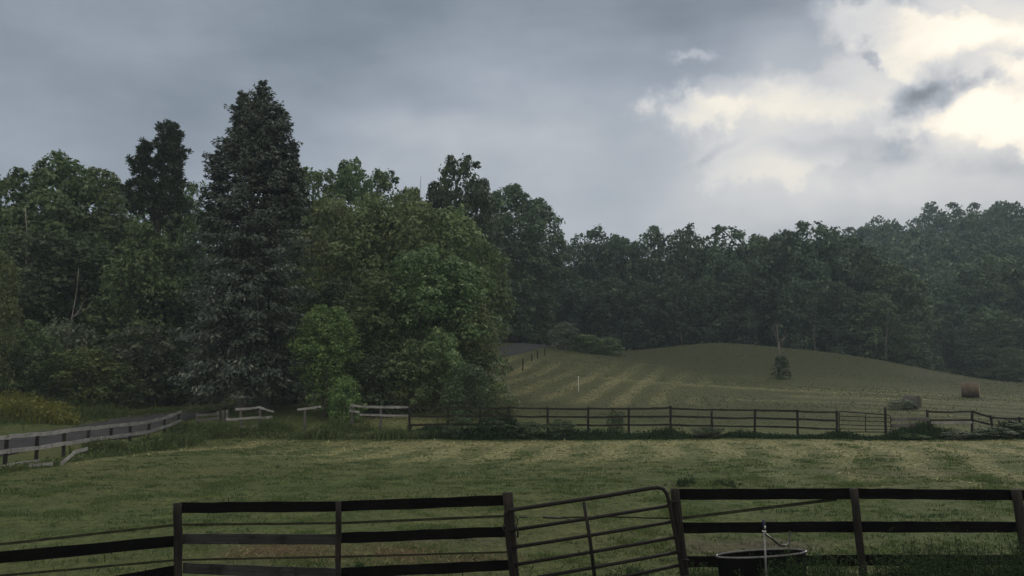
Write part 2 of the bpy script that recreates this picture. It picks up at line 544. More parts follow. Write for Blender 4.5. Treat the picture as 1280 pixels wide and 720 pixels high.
# hay swaths, mud and straw: where the ground cover itself differs
def masks(x, y):
    hay = np.zeros_like(x)
    # pale swath along the left fence line and far edge of the paddock
    for A, B, w, a in ((GP(90, 580), GP(230, 562), 0.7, 0.5), (GP(205, 563), GP(330, 551), 0.9, 0.85), (GP(330, 551), GP(470, 540), 1.1, 0.8), (GP(470, 540), GP(700, 549), 1.5, 0.55),
                       (GP(300, 572), GP(430, 566), 0.5, 0.4)):
        hay = np.maximum(hay, a * g(seg_dist(x, y, A, B), w))
    far = sstep(y, 29, 36) * (1 - sstep(y, 42.5, 44.0)) * sstep(x, -14, -4)
    st = 0.5 + 0.5 * np.sin(2 * PI * (x - 0.31 * y + 0.5 * np.sin(y * 0.5)) / 2.55)
    hay = np.maximum(hay, far * (0.3 + 0.7 * sstep(st, 0.25, 0.8)))
    st2 = 0.5 + 0.5 * np.sin(2 * PI * (y + 0.25 * np.sin(x * 0.4)) / 3.4)
    hay = np.maximum(hay, far * 0.4 * st2)
    hay = np.maximum(hay, far * 0.9 * g(y - 42.0 - 0.5 * np.sin(x * .3), 1.6))
    mid = sstep(y, 21, 27) * (1 - sstep(y, 30, 36)) * sstep(x, 6, 12)
    hay = np.maximum(hay, mid * 0.6 * sstep(st, 0.3, 0.9))
    # windrows on the knoll, curving round it
    st3 = 0.5 + 0.5 * np.sin(2 * PI * (x - 0.22 * y - 0.0011 * (y - 60) ** 2 + 0.5 * np.sin(y * 0.11)) / 3.1)
    u = (x - X(720, 85)) / 17.0
    v = (y - 84) / 24.0
    kn = np.clip(1.25 - (u * u + v * v), 0, 1) * sstep(y, 58, 66)
    hay = np.maximum(hay, kn * (0.15 + 0.6 * sstep(st3, 0.35, 0.85) * np.clip(0.55 + 0.6 * noise2(x, y, 0.35, 31), 0.1, 1)))
    # rows across the middle of the field
    for A, B, w, a in ((W(760, 475, 88), W(870, 482, 84), 1.4, .5), (W(860, 480, 85), W(1010, 487, 82), 1.3, .55), (W(1000, 487, 82), W(1290, 494, 80), 1.6, .4),
                       (W(1000, 495, 76), W(1290, 503, 72), 1.4, .5), (W(900, 500, 72), W(1100, 503, 70), 1.0, .35)):
        hay = np.maximum(hay, a * g(seg_dist(x, y, A, B), w))
    fld = sstep(y, 47, 54) * (1 - sstep(y, 84, 92)) * sstep(x, 22, 30)
    hay = np.maximum(hay, fld * 0.3 * sstep(0.5 + 0.5 * np.sin(2 * PI * (x * 0.55 + y * 0.8) / 4.2), .4, .9))
    mud = np.maximum.reduce([g(seg_dist(x, y, GP(520, 676), GP(640, 672)), 0.5), 1.1 * g(seg_dist(x, y, GP(885, 680), GP(965, 678)), 0.75),
                             0.45 * g(seg_dist(x, y, GP(830, 603), GP(930, 602)), 0.9), 0.5 * g(seg_dist(x, y, GP(1060, 590), GP(1160, 592)), 1.3),
                             0.3 * g(seg_dist(x, y, GP(190, 602), GP(260, 605)), 1.0)])
    straw = np.maximum(g(seg_dist(x, y, GP(330, 690), GP(500, 693)), 0.6), 0.5 * g(seg_dist(x, y, GP(500, 700), GP(600, 700)), 0.7))
    straw = straw * np.clip(1.0 + 0.6 * noise2(x, y, 2.6, 21), 0, 1)
    mud = mud * np.clip(0.75 + 0.5 * noise2(x, y, 1.7, 22), 0, 1)
    # greener where uncut / hill turf olive
    hill = np.maximum(sstep(y, 86, 100) * sstep(x, 2, 14), 0.75 * sstep(y, 47, 56) * sstep(x, -8, 0))
    verge = sstep(-x - 0.0, 14, 19) * sstep(y, 20, 30)
    return hay, mud, straw, hill, verge

gm, k = newmat('pasture')
tc = k.n('ShaderNodeTexCoord')
P = tc.outputs['Object']
def attr(nm):
    a = k.n('ShaderNodeAttribute')
    a.attribute_name = nm
    return a.outputs['Fac']
n_big = k.noise(P, 0.09, 4).outputs['Fac']
n_mid = k.noise(P, 0.7, 5, 0.6).outputs['Fac']
n_fine = k.noise(k.map(P, sc=(1, 0.55, 1)), 6.0, 6, 0.68).outputs['Fac']
n_fine2 = k.noise(P, 19.0, 4, 0.65).outputs['Fac']
n_dab = k.noise(k.map(P, sc=(0.75, 1.0, 1)), 3.4, 5, 0.6, 0.3).outputs['Fac']
col = k.mix(k.ss(n_mid, 0.3, 0.72), c4((0.055, 0.081, 0.029)), c4((0.092, 0.115, 0.043)))
col = k.mix(k.ss(n_big, 0.38, 0.66, 0, 0.7), col, c4((0.10, 0.10, 0.042)))
col = k.mix(attr('hill'), col, k.mix(n_mid, c4((0.030, 0.038, 0.017)), c4((0.062, 0.064, 0.030))))
col = k.mix(k.ss(n_dab, 0.58, 0.64, 0, 0.6), col, c4((0.030, 0.044, 0.016)))
hayf = k.math('MULTIPLY', attr('hay'), k.ss(n_fine, 0.36, 0.62, 0.42, 1.0), clamp=True)
hayf = k.math('MULTIPLY', hayf, k.ss(n_mid, 0.3, 0.6, 0.55, 1.0))
col = k.mix(hayf, col, k.mix(n_fine2, c4((0.16, 0.16, 0.072)), c4((0.34, 0.32, 0.18))))
col = k.mix(k.math('MULTIPLY', attr('mud'), k.ss(n_mid, 0.25, 0.55), clamp=True), col, k.mix(n_fine, c4((0.045, 0.036, 0.028)), c4((0.10, 0.082, 0.066))))
col = k.mix(k.math('MULTIPLY', attr('straw'), k.ss(n_dab, 0.38, 0.55), clamp=True), col, k.mix(n_fine2, c4((0.05, 0.038, 0.026)), c4((0.17, 0.125, 0.08))))
hsv = k.n('ShaderNodeHueSaturation')
k.put(hsv.inputs['Value'], k.ss(n_fine, 0.25, 0.75, 0.6, 1.3))
k.l(col, hsv.inputs['Color'])
b = k.n('ShaderNodeBsdfPrincipled')
k.l(hsv.outputs[0], b.inputs['Base Color'])
b.inputs['Roughness'].default_value = 0.9
b.inputs['Specular IOR Level'].default_value = 0.12
bp = k.n('ShaderNodeBump')
bp.inputs['Strength'].default_value = 0.8
bp.inputs['Distance'].default_value = 0.12
k.l(k.math('ADD', n_fine, k.math('MULTIPLY', n_dab, 1.2)), bp.inputs['Height'])
k.l(bp.outputs[0], b.inputs['Normal'])
o_ = k.n('ShaderNodeOutputMaterial')
k.l(b.outputs[0], o_.inputs[0])

gme = np_mesh('ground', np.stack([GX, GY, GZ], -1).reshape(-1, 3), gf, gm, True)
for nm, arr in zip(('hay', 'mud', 'straw', 'hill', 'verge'), masks(GX, GY)):
    at = gme.attributes.new(nm, 'FLOAT', 'POINT')
    at.data.foreach_set('value', arr.ravel().astype(np.float32))
ground = link('ground', gme)
tag(ground, 'grazed paddock rising to a mown hay field and grassy mound', 'ground', kind='structure')

# ------------------------------------------------------------------ road
def catmull(pts, k=14):
    pts = [np.asarray(p, float) for p in pts]
    P_ = [2 * pts[0] - pts[1]] + pts + [2 * pts[-1] - pts[-2]]
    out = []
    for i in range(1, len(P_) - 2):
        p0, p1, p2, p3 = P_[i - 1:i + 3]
        for j in range(k):
            t = j / k
            out.append(0.5 * (2 * p1 + (p2 - p0) * t + (2 * p0 - 5 * p1 + 4 * p2 - p3) * t * t + (3 * p1 - p0 - 3 * p2 + p3) * t ** 3))
    out.append(pts[-1])
    return np.array(out)
rc = catmull([W(*p)[:2] for p in ROADPX], 16)
rv, rf = [], []
for i, p in enumerate(rc):
    t = rc[min(i + 1, len(rc) - 1)] - rc[max(i - 1, 0)]
    t /= np.linalg.norm(t)
    nr = np.array([-t[1], t[0]])
    for s in np.linspace(-1, 1, 9):
        q = p + nr * s * 2.4
        rv.append((q[0], q[1], h(q[0], q[1]) + 0.05 + 0.04 * (1 - s * s)))
for i in range(len(rc) - 1):
    for j in range(8):
        rf.append((i * 9 + j, (i + 1) * 9 + j, (i + 1) * 9 + j + 1, i * 9 + j + 1))
rm = plain_mat('asphalt', (0.038, 0.039, 0.043), (0.062, 0.063, 0.068), 1.5, 0.9, 0, 0.06)
tag(link('road', np_mesh('road', rv, rf, rm, True)), 'grey country road running behind the fence and up past the trees', 'road', kind='structure')

# ------------------------------------------------------------------ conifers
def spruce_arrays(seed, H, Rmax, z0, expo, dens=1.0, lead=(0, 0, 0), leafL=0.34, topslope=0.45):
    rng = np.random.default_rng(seed)
    P, A, Nn, S_ = [], [], [], []
    limbs = []
    z = z0
    while z < H - 0.2:
        f = (H - z) / (H - z0)
        L0 = Rmax * f ** expo
        nb = max(4, int(round((5 + 5 * f) * dens)))
        ph = rng.uniform(0, 6.28)
        for b_ in range(nb):
            th = ph + 2 * PI * b_ / nb + rng.uniform(-0.3, 0.3)
            L = L0 * rng.uniform(0.5, 1.2)
            sl = topslope - (topslope + 0.42) * f ** 0.7 + rng.uniform(-0.12, 0.12)
            o = np.array([math.cos(th), math.sin(th), 0])
            sd = np.array([-o[1], o[0], 0])
            zb = z + rng.uniform(-0.15, 0.15)
            m = int(14 + 36 * L)
            s = rng.uniform(0.12, 1.0, m) ** 0.75
            drop = sl * s * L - 0.10 * L * s ** 2 + 0.16 * L * s ** 4
            lat = rng.uniform(-1, 1, m)
            wid = 0.36 * L * (1.12 - s) * (0.4 + 0.9 * s) + 0.10
            hang = rng.random(m) ** 1.5 * (0.15 + 0.32 * f)
            P.append(np.array(lead) + o * (s * L)[:, None] + sd * (lat * wid)[:, None] + np.stack([0 * s, 0 * s, zb + drop - hang - 0.18 * np.abs(lat) * wid], 1))
            A.append(o * 1.0 + sd * (lat * 0.9)[:, None] + np.stack([0 * s, 0 * s, -0.35 - 1.3 * hang + 0.3 * s], 1) + 0.25 * rng.normal(size=(m, 3)))
            Nn.append(np.array([0, 0, 0.7]) + o * 0.5 + 0.55 * rng.normal(size=(m, 3)))
            S_.append(leafL * rng.uniform(0.55, 1.2, m) * (0.75 + 0.25 * f))
            if rng.random() < 0.6:
                limbs.append([np.array(lead) + np.array([0, 0, zb]), np.array(lead) + o * L * 0.5 + np.array([0, 0, zb + sl * L * 0.5 - 0.03 * L]), np.array(lead) + o * L * 0.9 + np.array([0, 0, zb + sl * L * 0.9 - 0.02 * L])])
        z += 0.34 + 0.30 * f
    P, A, Nn, S_ = map(np.concatenate, (P, A, Nn, S_))
    v, f = leaf_geo(P, Nn, S_, 0.42, A, rng)
    return v, f, limbs

def join(parts):
    vs, fs, b = [], [], 0
    for v, f in parts:
        vs.append(v)
        fs.append(f + b)
        b += len(v)
    return np.concatenate(vs), np.concatenate(fs)

sx_, sd_ = X(303, 52, 500), 52.0
szb = h(sx_, sd_)
ppm = 1000 / 52.0
SH = W(312, 101, 52)[2] - szb
off = lambda px: (px - 303) / ppm
a1 = spruce_arrays(21, SH - 1.2, 4.4, 3.0, 0.33, 1.8, (off(307), 0, 0))
a1b = spruce_arrays(26, SH, 1.6, SH - 5.2, 0.55, 1.7, (off(313), 0, 0), leafL=0.32, topslope=0.7)
a2 = spruce_arrays(22, SH - 0.35, 1.3, SH - 5.0, 0.6, 1.6, (off(286), 0.3, 0), leafL=0.32, topslope=0.7)
a3 = spruce_arrays(23, SH - 1.7, 1.5, SH - 6.8, 0.65, 1.5, (off(339), -0.3, 0), leafL=0.32, topslope=0.7)
a4 = spruce_arrays(24, SH - 3.9, 1.4, SH - 8.4, 0.6, 1.4, (off(354), 0.1, 0), topslope=0.6)
a5 = spruce_arrays(25, SH - 4.4, 1.4, SH - 9.5, 0.6, 1.3, (off(259), 0.2, 0), topslope=0.6)
spruce = tag(empty('spruce_tree', (sx_, sd_, szb)), 'towering blue-grey spruce with several tops beside the weathered fence corner', 'spruce tree')
v, f = join([(a[0], a[1]) for a in (a1, a1b, a2, a3, a4, a5)])
link('crown', np_mesh('crown', v, f, M['needle']), spruce)
mb = MB()
mb.tube([(-0.1, 0, -0.3), (0, 0, 0.5), (0.05, 0, 6), (0.1, 0, 13), (off(305), 0, SH - 1)], [0.55, 0.4, 0.32, 0.2, 0.03], 10)
for l_, dx, y0, zt in ((1, off(285), 0.4, SH - 0.5), (1, off(342), -0.3, SH - 2), (1, off(358), 0.2, SH - 5), (1, off(250), 0.2, SH - 6), (1, off(313), 0, SH - .3)):
    mb.tube([(0.07, 0, zt - 7), (dx * 0.6, y0 * 0.6, zt - 4.5), (dx, y0, zt)], [0.12, 0.09, 0.02], 6)
for a in (a1,):
    for q in a[2]:
        mb.tube(q, [0.045, 0.03, 0.01], 4, False)
rr = np.random.default_rng(5)
for i in range(95):                      # dead lower branches
    th = rr.uniform(0, 6.28)
    z = rr.uniform(0.9, 5.2)
    L = rr.uniform(1.4, 3.9)
    o = np.array([math.cos(th), math.sin(th), 0])
    p0 = np.array([0, 0, z])
    p1 = p0 + o * L * 0.5 + np.array([0, 0, -0.1 * L])
    p2 = p0 + o * L + np.array([rr.uniform(-.3, .3), rr.uniform(-.3, .3), -0.42 * L])
    mb.tube([p0, p1, p2], [0.04, 0.025, 0.008], 4, False)
    for j in range(8):
        s = rr.uniform(0.2, 1)
        q = p1 + (p2 - p1) * s
        mb.tube([q, q + rr.normal(size=3) * 0.25 + np.array([0, 0, -0.35])], [0.012, 0.004], 3, False)
mb.build('trunk', M['bark_spruce'], spruce, True)

def pine_arrays(seed, H, z0, Rmax):
    rng = np.random.default_rng(seed)
    P, Nn, A, limbs = [], [], [], []
    nb = 54
    for i in range(nb):
        s = (i + rng.random()) / nb
        z = z0 + (H - z0) * s
        th = i * 2.4 + rng.uniform(-.5, .5)
        L = Rmax * (1 - s) ** 0.8 * rng.uniform(0.3, 1.65) + 0.3
        o = np.array([math.cos(th), math.sin(th), 0])
        up = 0.35 + 0.55 * s
        p0 = np.array([0, 0, z])
        p2 = p0 + o * L + np.array([0, 0, up * L])
        limbs.append([p0, p0 + o * L * 0.55 + np.array([0, 0, up * L * 0.35]), p2])
        for j in range(int(2.5 + 2.6 * L)):
            t = rng.uniform(0.35, 1.05)
            c = p0 + o * L * t + np.array([0, 0, up * L * t * (0.6 + 0.4 * t)]) + rng.normal(size=3) * 0.15
            m = 40
            d = unit(rng.normal(size=(m, 3)) + np.array([0, 0, 0.5]) + 0.4 * o)
            P.append(c + d * (0.08 + 0.28 * rng.random((m, 1))))
            A.append(d)
            Nn.append(np.cross(d, rng.normal(size=(m, 3))))
    P, Nn, A = map(np.concatenate, (P, Nn, A))
    v, f = leaf_geo(P, Nn, rng.uniform(0.22, 0.42, len(P)), 0.3, A, rng)
    return v, f, limbs

pd = 64.0
pxx = X(192, pd, 400)
pz = h(pxx, pd)
PH = W(192, 154, pd)[2] - pz
v, f, limbs = pine_arrays(31, PH, PH * 0.25, 2.2)
v2, f2, limbs2 = pine_arrays(32, PH - 0.5, PH * 0.66, 1.2)
v3, f3, limbs3 = pine_arrays(33, PH - 1.9, PH * 0.66, 1.0)
v2 = v2 + np.array([0.8, 0, 0])
v3 = v3 + np.array([-1.5, 0, 0])
v, f = join([(v, f), (v2, f2), (v3, f3)])
pine = tag(empty('pine_tree', (pxx, pd, pz)), 'dark pine with ragged upswept top left of the tall spruce', 'pine tree')
link('crown', np_mesh('crown', v, f, M['needle_pine']), pine)
mb = MB()
mb.tube([(0, 0, -0.3), (0.1, 0, PH * 0.4), (-0.05, 0, PH * 0.7), (0, 0, PH - 0.3)], [0.38, 0.28, 0.17, 0.03], 8)
mb.tube([(0, 0, PH * 0.62), (0.8, 0, PH * 0.72), (1.3, 0, PH - 1)], [0.14, 0.1, 0.02], 6)
mb.tube([(0, 0, PH * 0.6), (-1.1, 0, PH * 0.7), (-1.9, 0, PH - 2.2)], [0.14, 0.1, 0.02], 6)
for q in limbs: mb.tube(q, [0.06, 0.04, 0.015], 4, False)
mb.build('trunk', M['bark'], pine, True)

# ------------------------------------------------------------------ left wood
G1 = 'trees of the left wood'
LW = [
 ('tree', 'tall_b', 'leaf_mid', -45, 235, 72, 146, 'broad green tree at the left end of the wood, cut by the picture edge'),
 ('tree', 'tall_a', 'leaf_mid', 18, 208, 70, 128, 'green broadleaf tree at the far left of the wood skyline'),
 ('tree', 'tall_b', 'leaf_mid', 62, 192, 69, 122, 'tallest round-topped green tree on the skyline left of the pine'),
 ('tree', 'tall_b', 'leaf_mid', 112, 211, 73, 115, 'green tree with level top between the round-topped tree and the pine'),
 ('tree', 'tall_a', 'leaf_mid', 146, 226, 78, 97, 'lower green tree directly behind the left side of the pine'),
 ('tree', 'edge_c', 'leaf_mid', 228, 222, 72, 62, 'narrow green tree squeezed between the pine and the spruce'),
 ('tree', 'edge_a', 'leaf_bright_', 172, 276, 62, 98, 'fresh green rounded tree in front of the pine'),
 ('tree', 'edge_b', 'leaf_dark', 32, 280, 62, 115, 'dark shaded tree in the wood above the left shrubs'),
 ('tree', 'edge_c', 'leaf_olive', -6, 310, 51, 56, 'yellow-green leafy tree cut off by the left picture edge'),
 ('tree', 'edge_a', 'leaf_dark', 104, 292, 66, 110, 'dark tree in shade behind the pale bare sapling'),
 ('tree', 'edge_b', 'leaf_dark', 232, 300, 66, 80, 'dark shaded tree behind the left flank of the spruce'),
 ('tree', 'tall_b', 'leaf_mid', 352, 222, 80, 85, 'green tree half hidden behind the right flank of the spruce'),
 ('tree', 'tall_a', 'leaf_mid', 386, 203, 80, 95, 'green skyline tree just right of the spruce'),
 ('tree', 'tall_b', 'leaf_mid', 434, 199, 83, 80, 'spiky green skyline tree, second right of the spruce'),
 ('tree', 'tall_a', 'leaf_mid', 470, 208, 86, 80, 'green skyline tree left of the sparse thin crown'),
 ('tree', 'tall_b', 'leaf_olive', 508, 234, 84, 85, 'olive skyline tree below the sparse thin crown'),
 ('tree', 'edge_b', 'leaf_olive', 408, 238, 65, 88, 'olive tree rising beside the right flank of the spruce'),
 ('tree', 'edge_a', 'leaf_olive', 456, 240, 64, 104, 'broad olive tree in the middle of the wood, right of the spruce'),
 ('tree', 'edge_c', 'leaf_olive', 514, 246, 64, 110, 'broad yellowish green tree at the heart of the right wood'),
 ('tree', 'edge_a', 'leaf_olive', 566, 254, 64, 100, 'olive green tree in front of the open-crowned tall tree'),
 ('tree', 'edge_c', 'leaf_mid', 606, 300, 63, 74, 'green tree bulging out at the right edge of the wood'),
 ('tree', 'tall_a', 'leaf_dark', 570, 191, 92, 90, 'tall dark tree with open airy crown above the wood'),
 ('tree', 'tall_b', 'leaf_dark', 548, 226, 90, 73, 'dark rounded tree at the left shoulder of the open-crowned tree'),
 ('tree', 'tall_b', 'leaf_dark', 596, 222, 93, 73, 'dark tree at the right shoulder of the open-crowned tree'),
 ('tree', 'tall_b', 'leaf_dark', 638, 231, 123, 100, 'big dark dome-shaped tree beside the road bend'),
 ('tree', 'tall_b', 'leaf_dark', 672, 248, 136, 78, 'dark tree forming the right shoulder of the dome by the road bend'),
 ('tree', 'tall_b', 'leaf_dark', 650, 300, 129, 90, 'dark low-branched tree overhanging the far road'),
 ('tree', 'edge_c', 'leaf_mid', 470, 335, 55, 92, 'shaded green tree above the far fence, right of the vine-green shrub'),
 ('tree', 'edge_b', 'leaf_mid', 522, 305, 56, 96, 'green tree with drooping boughs standing behind the far fence'),
 ('tree', 'edge_a', 'leaf_mid', 575, 318, 57, 96, 'leafy green tree at the front of the wood where the far fence darkens'),
 ('tree', 'edge_c', 'leaf_olive', 594, 375, 56, 56, 'small olive tree at the right foot of the wood, near the hay field'),
 ('tree', 'edge_c', 'leaf_mid', 372, 330, 60, 70, 'green tree behind the lower right boughs of the spruce'),
 ('tree', 'edge_a', 'leaf_dark', 430, 345, 60, 90, 'dark tree in the gap above the vine-green shrub'),
]
for nm, ky, mt, px, ty, d, w, lab in LW:
    if mt == 'leaf_bright_':
        ky, mt = 'edge_c', 'leaf_mid'
    tree('broadleaf_tree', ky, mt, px, ty, d, w, lab, 'tree', G1)
LS = [
 ('shrub_a', 'leaf_dark', -15, 418, 53, 80, 'dark shrub at the left picture edge above the goldenrod'),
 ('shrub_b', 'leaf_mid', 32, 402, 55, 88, 'green shrub standing behind the goldenrod patch'),
 ('shrub_a', 'leaf_grey', 78, 398, 58, 82, 'greyish willow shrub behind the bright green bush'),
 ('shrub_a', 'leaf_bright', 112, 432, 55.5, 88, 'bright green rounded bush on the verge beyond the road'),
 ('shrub_b', 'leaf_grey', 176, 402, 60, 92, 'tall greyish shrub right of the bright green bush'),
 ('shrub_a', 'leaf_mid', 150, 452, 57, 62, 'low green bush hugging the right side of the bright bush'),
 ('shrub_b', 'leaf_dark', 222, 410, 62, 84, 'dark shrub left of the spruce trunk'),
 ('shrub_a', 'leaf_dark', 200, 455, 61, 66, 'low dark shrub on the verge before the spruce'),
 ('shrub_b', 'leaf_dark', 255, 440, 64, 70, 'dark undergrowth shrub behind the spruce trunk'),
 ('shrub_a', 'leaf_dark', 340, 440, 58, 72, 'dark shrub right behind the spruce trunk'),
 ('edge_c', 'leaf_bright', 409, 378, 50, 78, 'tall vine-draped yellow-green shrub right of the spruce'),
 ('shrub_a', 'leaf_bright', 432, 468, 48.5, 44, 'small bright green bush leaning over the pale rail fence'),
 ('shrub_a', 'leaf_dark', 468, 440, 51, 76, 'dark bush behind the pale fence rails'),
 ('shrub_b', 'leaf_mid', 520, 425, 51.5, 84, 'green bush behind the dark fence, left of the pointed bush'),
 ('shrub_a', 'leaf_dark', 585, 452, 50.5, 62, 'dark rounded bush at the right foot of the wood'),
 ('shrub_b', 'leaf_olive', 552, 410, 53, 66, 'olive bush under the wood edge with a pointed top'),
 ('shrub_a', 'leaf_olive', 622, 478, 52.5, 44, 'low olive bush where the wood meets the hay field'),
 ('shrub_b', 'leaf_olive', 598, 470, 58, 50, 'olive scrub bush on the slope below the road'),
 ('shrub_b', 'leaf_grey', 602, 424, 92, 36, 'grey-brown scrub beside the far road'),
]
for ky, mt, px, ty, d, w, lab in LS:
    tree('shrub', ky, mt, px, ty, d, w, lab, 'shrub', 'shrubs along the wood edge')
KB = [('shrub_b', 'leaf_grey', 706, 402, 112, 38, 'grey-green bush at the road end on the knoll'),
      ('shrub_a', 'leaf_mid', 732, 417, 113, 46, 'rounded bush in the middle of the knoll thicket'),
      ('shrub_a', 'leaf_mid', 759, 421, 115, 36, 'rounded bush at the right end of the knoll thicket')]
for ky, mt, px, ty, d, w, lab in KB:
    tree('shrub', ky, mt, px, ty, d, w, lab, 'shrub', 'bushes on the knoll')

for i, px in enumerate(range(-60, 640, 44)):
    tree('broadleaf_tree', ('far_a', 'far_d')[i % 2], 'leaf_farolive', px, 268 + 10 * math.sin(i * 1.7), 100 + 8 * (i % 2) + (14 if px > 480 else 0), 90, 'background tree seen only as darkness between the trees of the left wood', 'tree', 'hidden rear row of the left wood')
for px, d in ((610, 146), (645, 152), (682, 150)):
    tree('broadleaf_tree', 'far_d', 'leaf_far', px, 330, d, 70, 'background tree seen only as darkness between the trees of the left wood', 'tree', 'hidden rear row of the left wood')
# pale bare sapling and thin trunks showing in the wood
def bare_tree(name, px, pyb, pyt, d, r0, mat, seed, label, cat, ground_base=True, lean=0.0, forks=6, group=None):
    rng = np.random.default_rng(seed)
    x = X(px, d, pyb)
    zb = h(x, d) if ground_base else W(px, pyb, d)[2]
    H = W(px, pyt, d)[2] - zb
    o = tag(empty(name, (x, d, zb)), label, cat, group)
    mb = MB()
    pts = [np.array([lean * s * H + 0.03 * H * math.sin(s * 5 + seed), 0.02 * H * math.sin(4 * s), s * H - (0.2 if s == 0 else 0)]) for s in np.linspace(0, 1, 9)]
    mb.tube(pts, [r0 * (1 - 0.85 * s) for s in np.linspace(0, 1, 9)], 7)
    for i in range(forks):
        s = rng.uniform(0.35, 0.9)
        p = pts[int(s * 8)]
        th = rng.choice([0, PI]) + rng.uniform(-0.9, 0.9)
        L = H * rng.uniform(0.12, 0.3) * (1.2 - s)
        e = p + np.array([math.cos(th) * L, math.sin(th) * L * 0.6, L * rng.uniform(0.7, 1.4)])
        m_ = (p + e) / 2 + np.array([math.cos(th) * L * .12, 0, -0.06 * L])
        mb.tube([p, m_, e], [r0 * 0.45 * (1 - .6 * s), r0 * 0.3 * (1 - .6 * s), 0.008], 5, False)
        for j in range(2):
            q = p + (e - p) * rng.uniform(0.4, 0.9)
            mb.tube([q, q + rng.normal(size=3) * L * 0.2 + np.array([0, 0, L * 0.22])], [r0 * 0.16, 0.005], 4, False)
    mb.build('trunk', M[mat], o, True)
    return o
bare_tree('bare_sapling', 80, 510, 335, 57.5, 0.085, 'bark_pale', 3, 'pale bare sapling standing among the left shrubs', 'sapling', lean=0.02)
bare_tree('bare_tree', 14, 480, 258, 60.5, 0.12, 'bark_pale', 4, 'thin pale leafless trunk near the left picture edge', 'dead tree', lean=0.0, forks=4)
bare_tree('bare_tree', 516, 440, 221, 83, 0.12, 'bark', 9, 'sparse half-bare tree poking above the wood skyline', 'tree', lean=0.0, forks=26)

# snag on the hillside with its bush
sn_d = 95
sn = tag(empty('dead_tree', (X(972, sn_d, 472), sn_d, h(X(972, sn_d, 472), sn_d))), 'bare forked dead tree rising from a bush on the hill', 'dead tree')
pz = lambda px, py: W(px, py, sn_d) - np.array(sn.location)
mb = MB()
mb.tube([pz(973, 475), pz(974, 455), pz(974, 440), pz(973, 428)], [0.2, 0.17, 0.15, 0.14], 8)
mb.build('trunk', M['bark_grey'], sn, True)
mb = MB()
for q, r_ in (([(973, 429), (971, 415), (970, 400)], .09), ([(974, 429), (979, 424), (985, 417)], .08), ([(973, 432), (968, 416), (963, 404)], .05),
              ([(974, 436), (978, 430), (979, 414)], .05), ([(974, 446), (980, 441), (982, 436)], .05), ([(973, 450), (969, 446), (968, 438)], .05), ([(971, 412), (974, 406), (975, 398)], .03), ([(970, 421), (966, 416), (966, 409)], .03),
              ([(974, 452), (970, 450), (967, 449)], .04), ([(980, 422), (980, 417), (982, 412)], .03)):
    mb.tube([pz(*p) + np.array([0, random.uniform(-.3, .3) * i, 0]) for i, p in enumerate(q)], [r_, r_ * 0.8, 0.015], 5, False)
mb.build('branches', M['bark_grey'], sn, True)
tree('shrub', 'shrub_cone', 'leaf_dark', 975, 444, 94.4, 27, 'dark bush at the foot of the dead tree on the hill', 'shrub', rz=1.0)

# ------------------------------------------------------------------ tree line behind the mound
G2 = 'tree line behind the mound'
TL = [
 ('far_a', 'leaf_far', 716, 305, 150, 46, 'narrow tree in the dip of the skyline at the left end of the tree line'),
 ('far_b', 'leaf_far', 748, 284, 152, 58, 'first full round crown of the tree line, right of the skyline dip'),
 ('far_c', 'leaf_far', 778, 292, 148, 50, 'tree with ragged top above the knoll bushes'),
 ('far_d', 'leaf_far', 818, 284, 150, 56, 'tree left of the rounded dome in the tree line'),
 ('far_a', 'leaf_far', 862, 280, 148, 56, 'dome-shaped crown standing out over the left flank of the mound'),
 ('far_b', 'leaf_far', 912, 283, 146, 64, 'broad rounded crown above the middle of the mound'),
 ('far_c', 'leaf_farolive', 952, 290, 150, 52, 'olive open-topped tree above the dead tree'),
 ('far_d', 'leaf_far', 984, 288, 146, 56, 'full crown just right of the dead tree'),
 ('far_b', 'leaf_far', 1020, 277, 144, 62, 'tallest pointed crown on the right half of the tree line'),
 ('far_a', 'leaf_far', 1056, 284, 146, 62, 'crown right of the tallest pointed one'),
 ('far_c', 'leaf_far', 1086, 304, 142, 56, 'tree stepping down toward the right end of the tree line'),
 ('far_b', 'leaf_farolive', 1120, 328, 138, 56, 'lighter olive tree near the right end of the tree line'),
 ('far_d', 'leaf_farolive', 1146, 362, 136, 40, 'small pale green tree at the right end of the tree line'),
]
for ky, mt, px, ty, d, w, lab in TL:
    tree('broadleaf_tree', ky, mt, px, ty, d, w * 1.3, lab, 'tree', G2)
LF = [
 ('far_b', 'leaf_far', 730, 350, 142, 52, 'shaded tree behind the knoll bushes'),
 ('far_d', 'leaf_far', 765, 345, 140, 54, 'shaded tree where the mound begins to rise'),
 ('far_a', 'leaf_far', 803, 350, 138, 54, 'shaded tree on the left shoulder of the mound'),
 ('far_c', 'leaf_far', 842, 340, 138, 54, 'shaded tree below the dome-shaped crown'),
 ('far_d', 'leaf_far', 885, 345, 137, 54, 'shaded tree at the mound summit'),
 ('far_b', 'leaf_far', 930, 340, 137, 56, 'shaded tree just right of the mound summit'),
 ('far_a', 'leaf_far', 1000, 345, 136, 56, 'shaded tree behind the top of the dead tree, to its right'),
 ('far_d', 'leaf_far', 1045, 350, 134, 58, 'shaded tree on the right slope of the mound'),
 ('far_b', 'leaf_farolive', 1090, 365, 131, 52, 'low-branched tree in front of the stepped-down right end'),
 ('far_a', 'leaf_farolive', 1132, 402, 129, 44, 'bushy low tree at the lower right foot of the tree line'),
]
for ky, mt, px, ty, d, w, lab in LF:
    tree('broadleaf_tree', ky, mt, px, ty, d, w * 1.1, lab, 'tree', 'shaded front trees behind the mound')
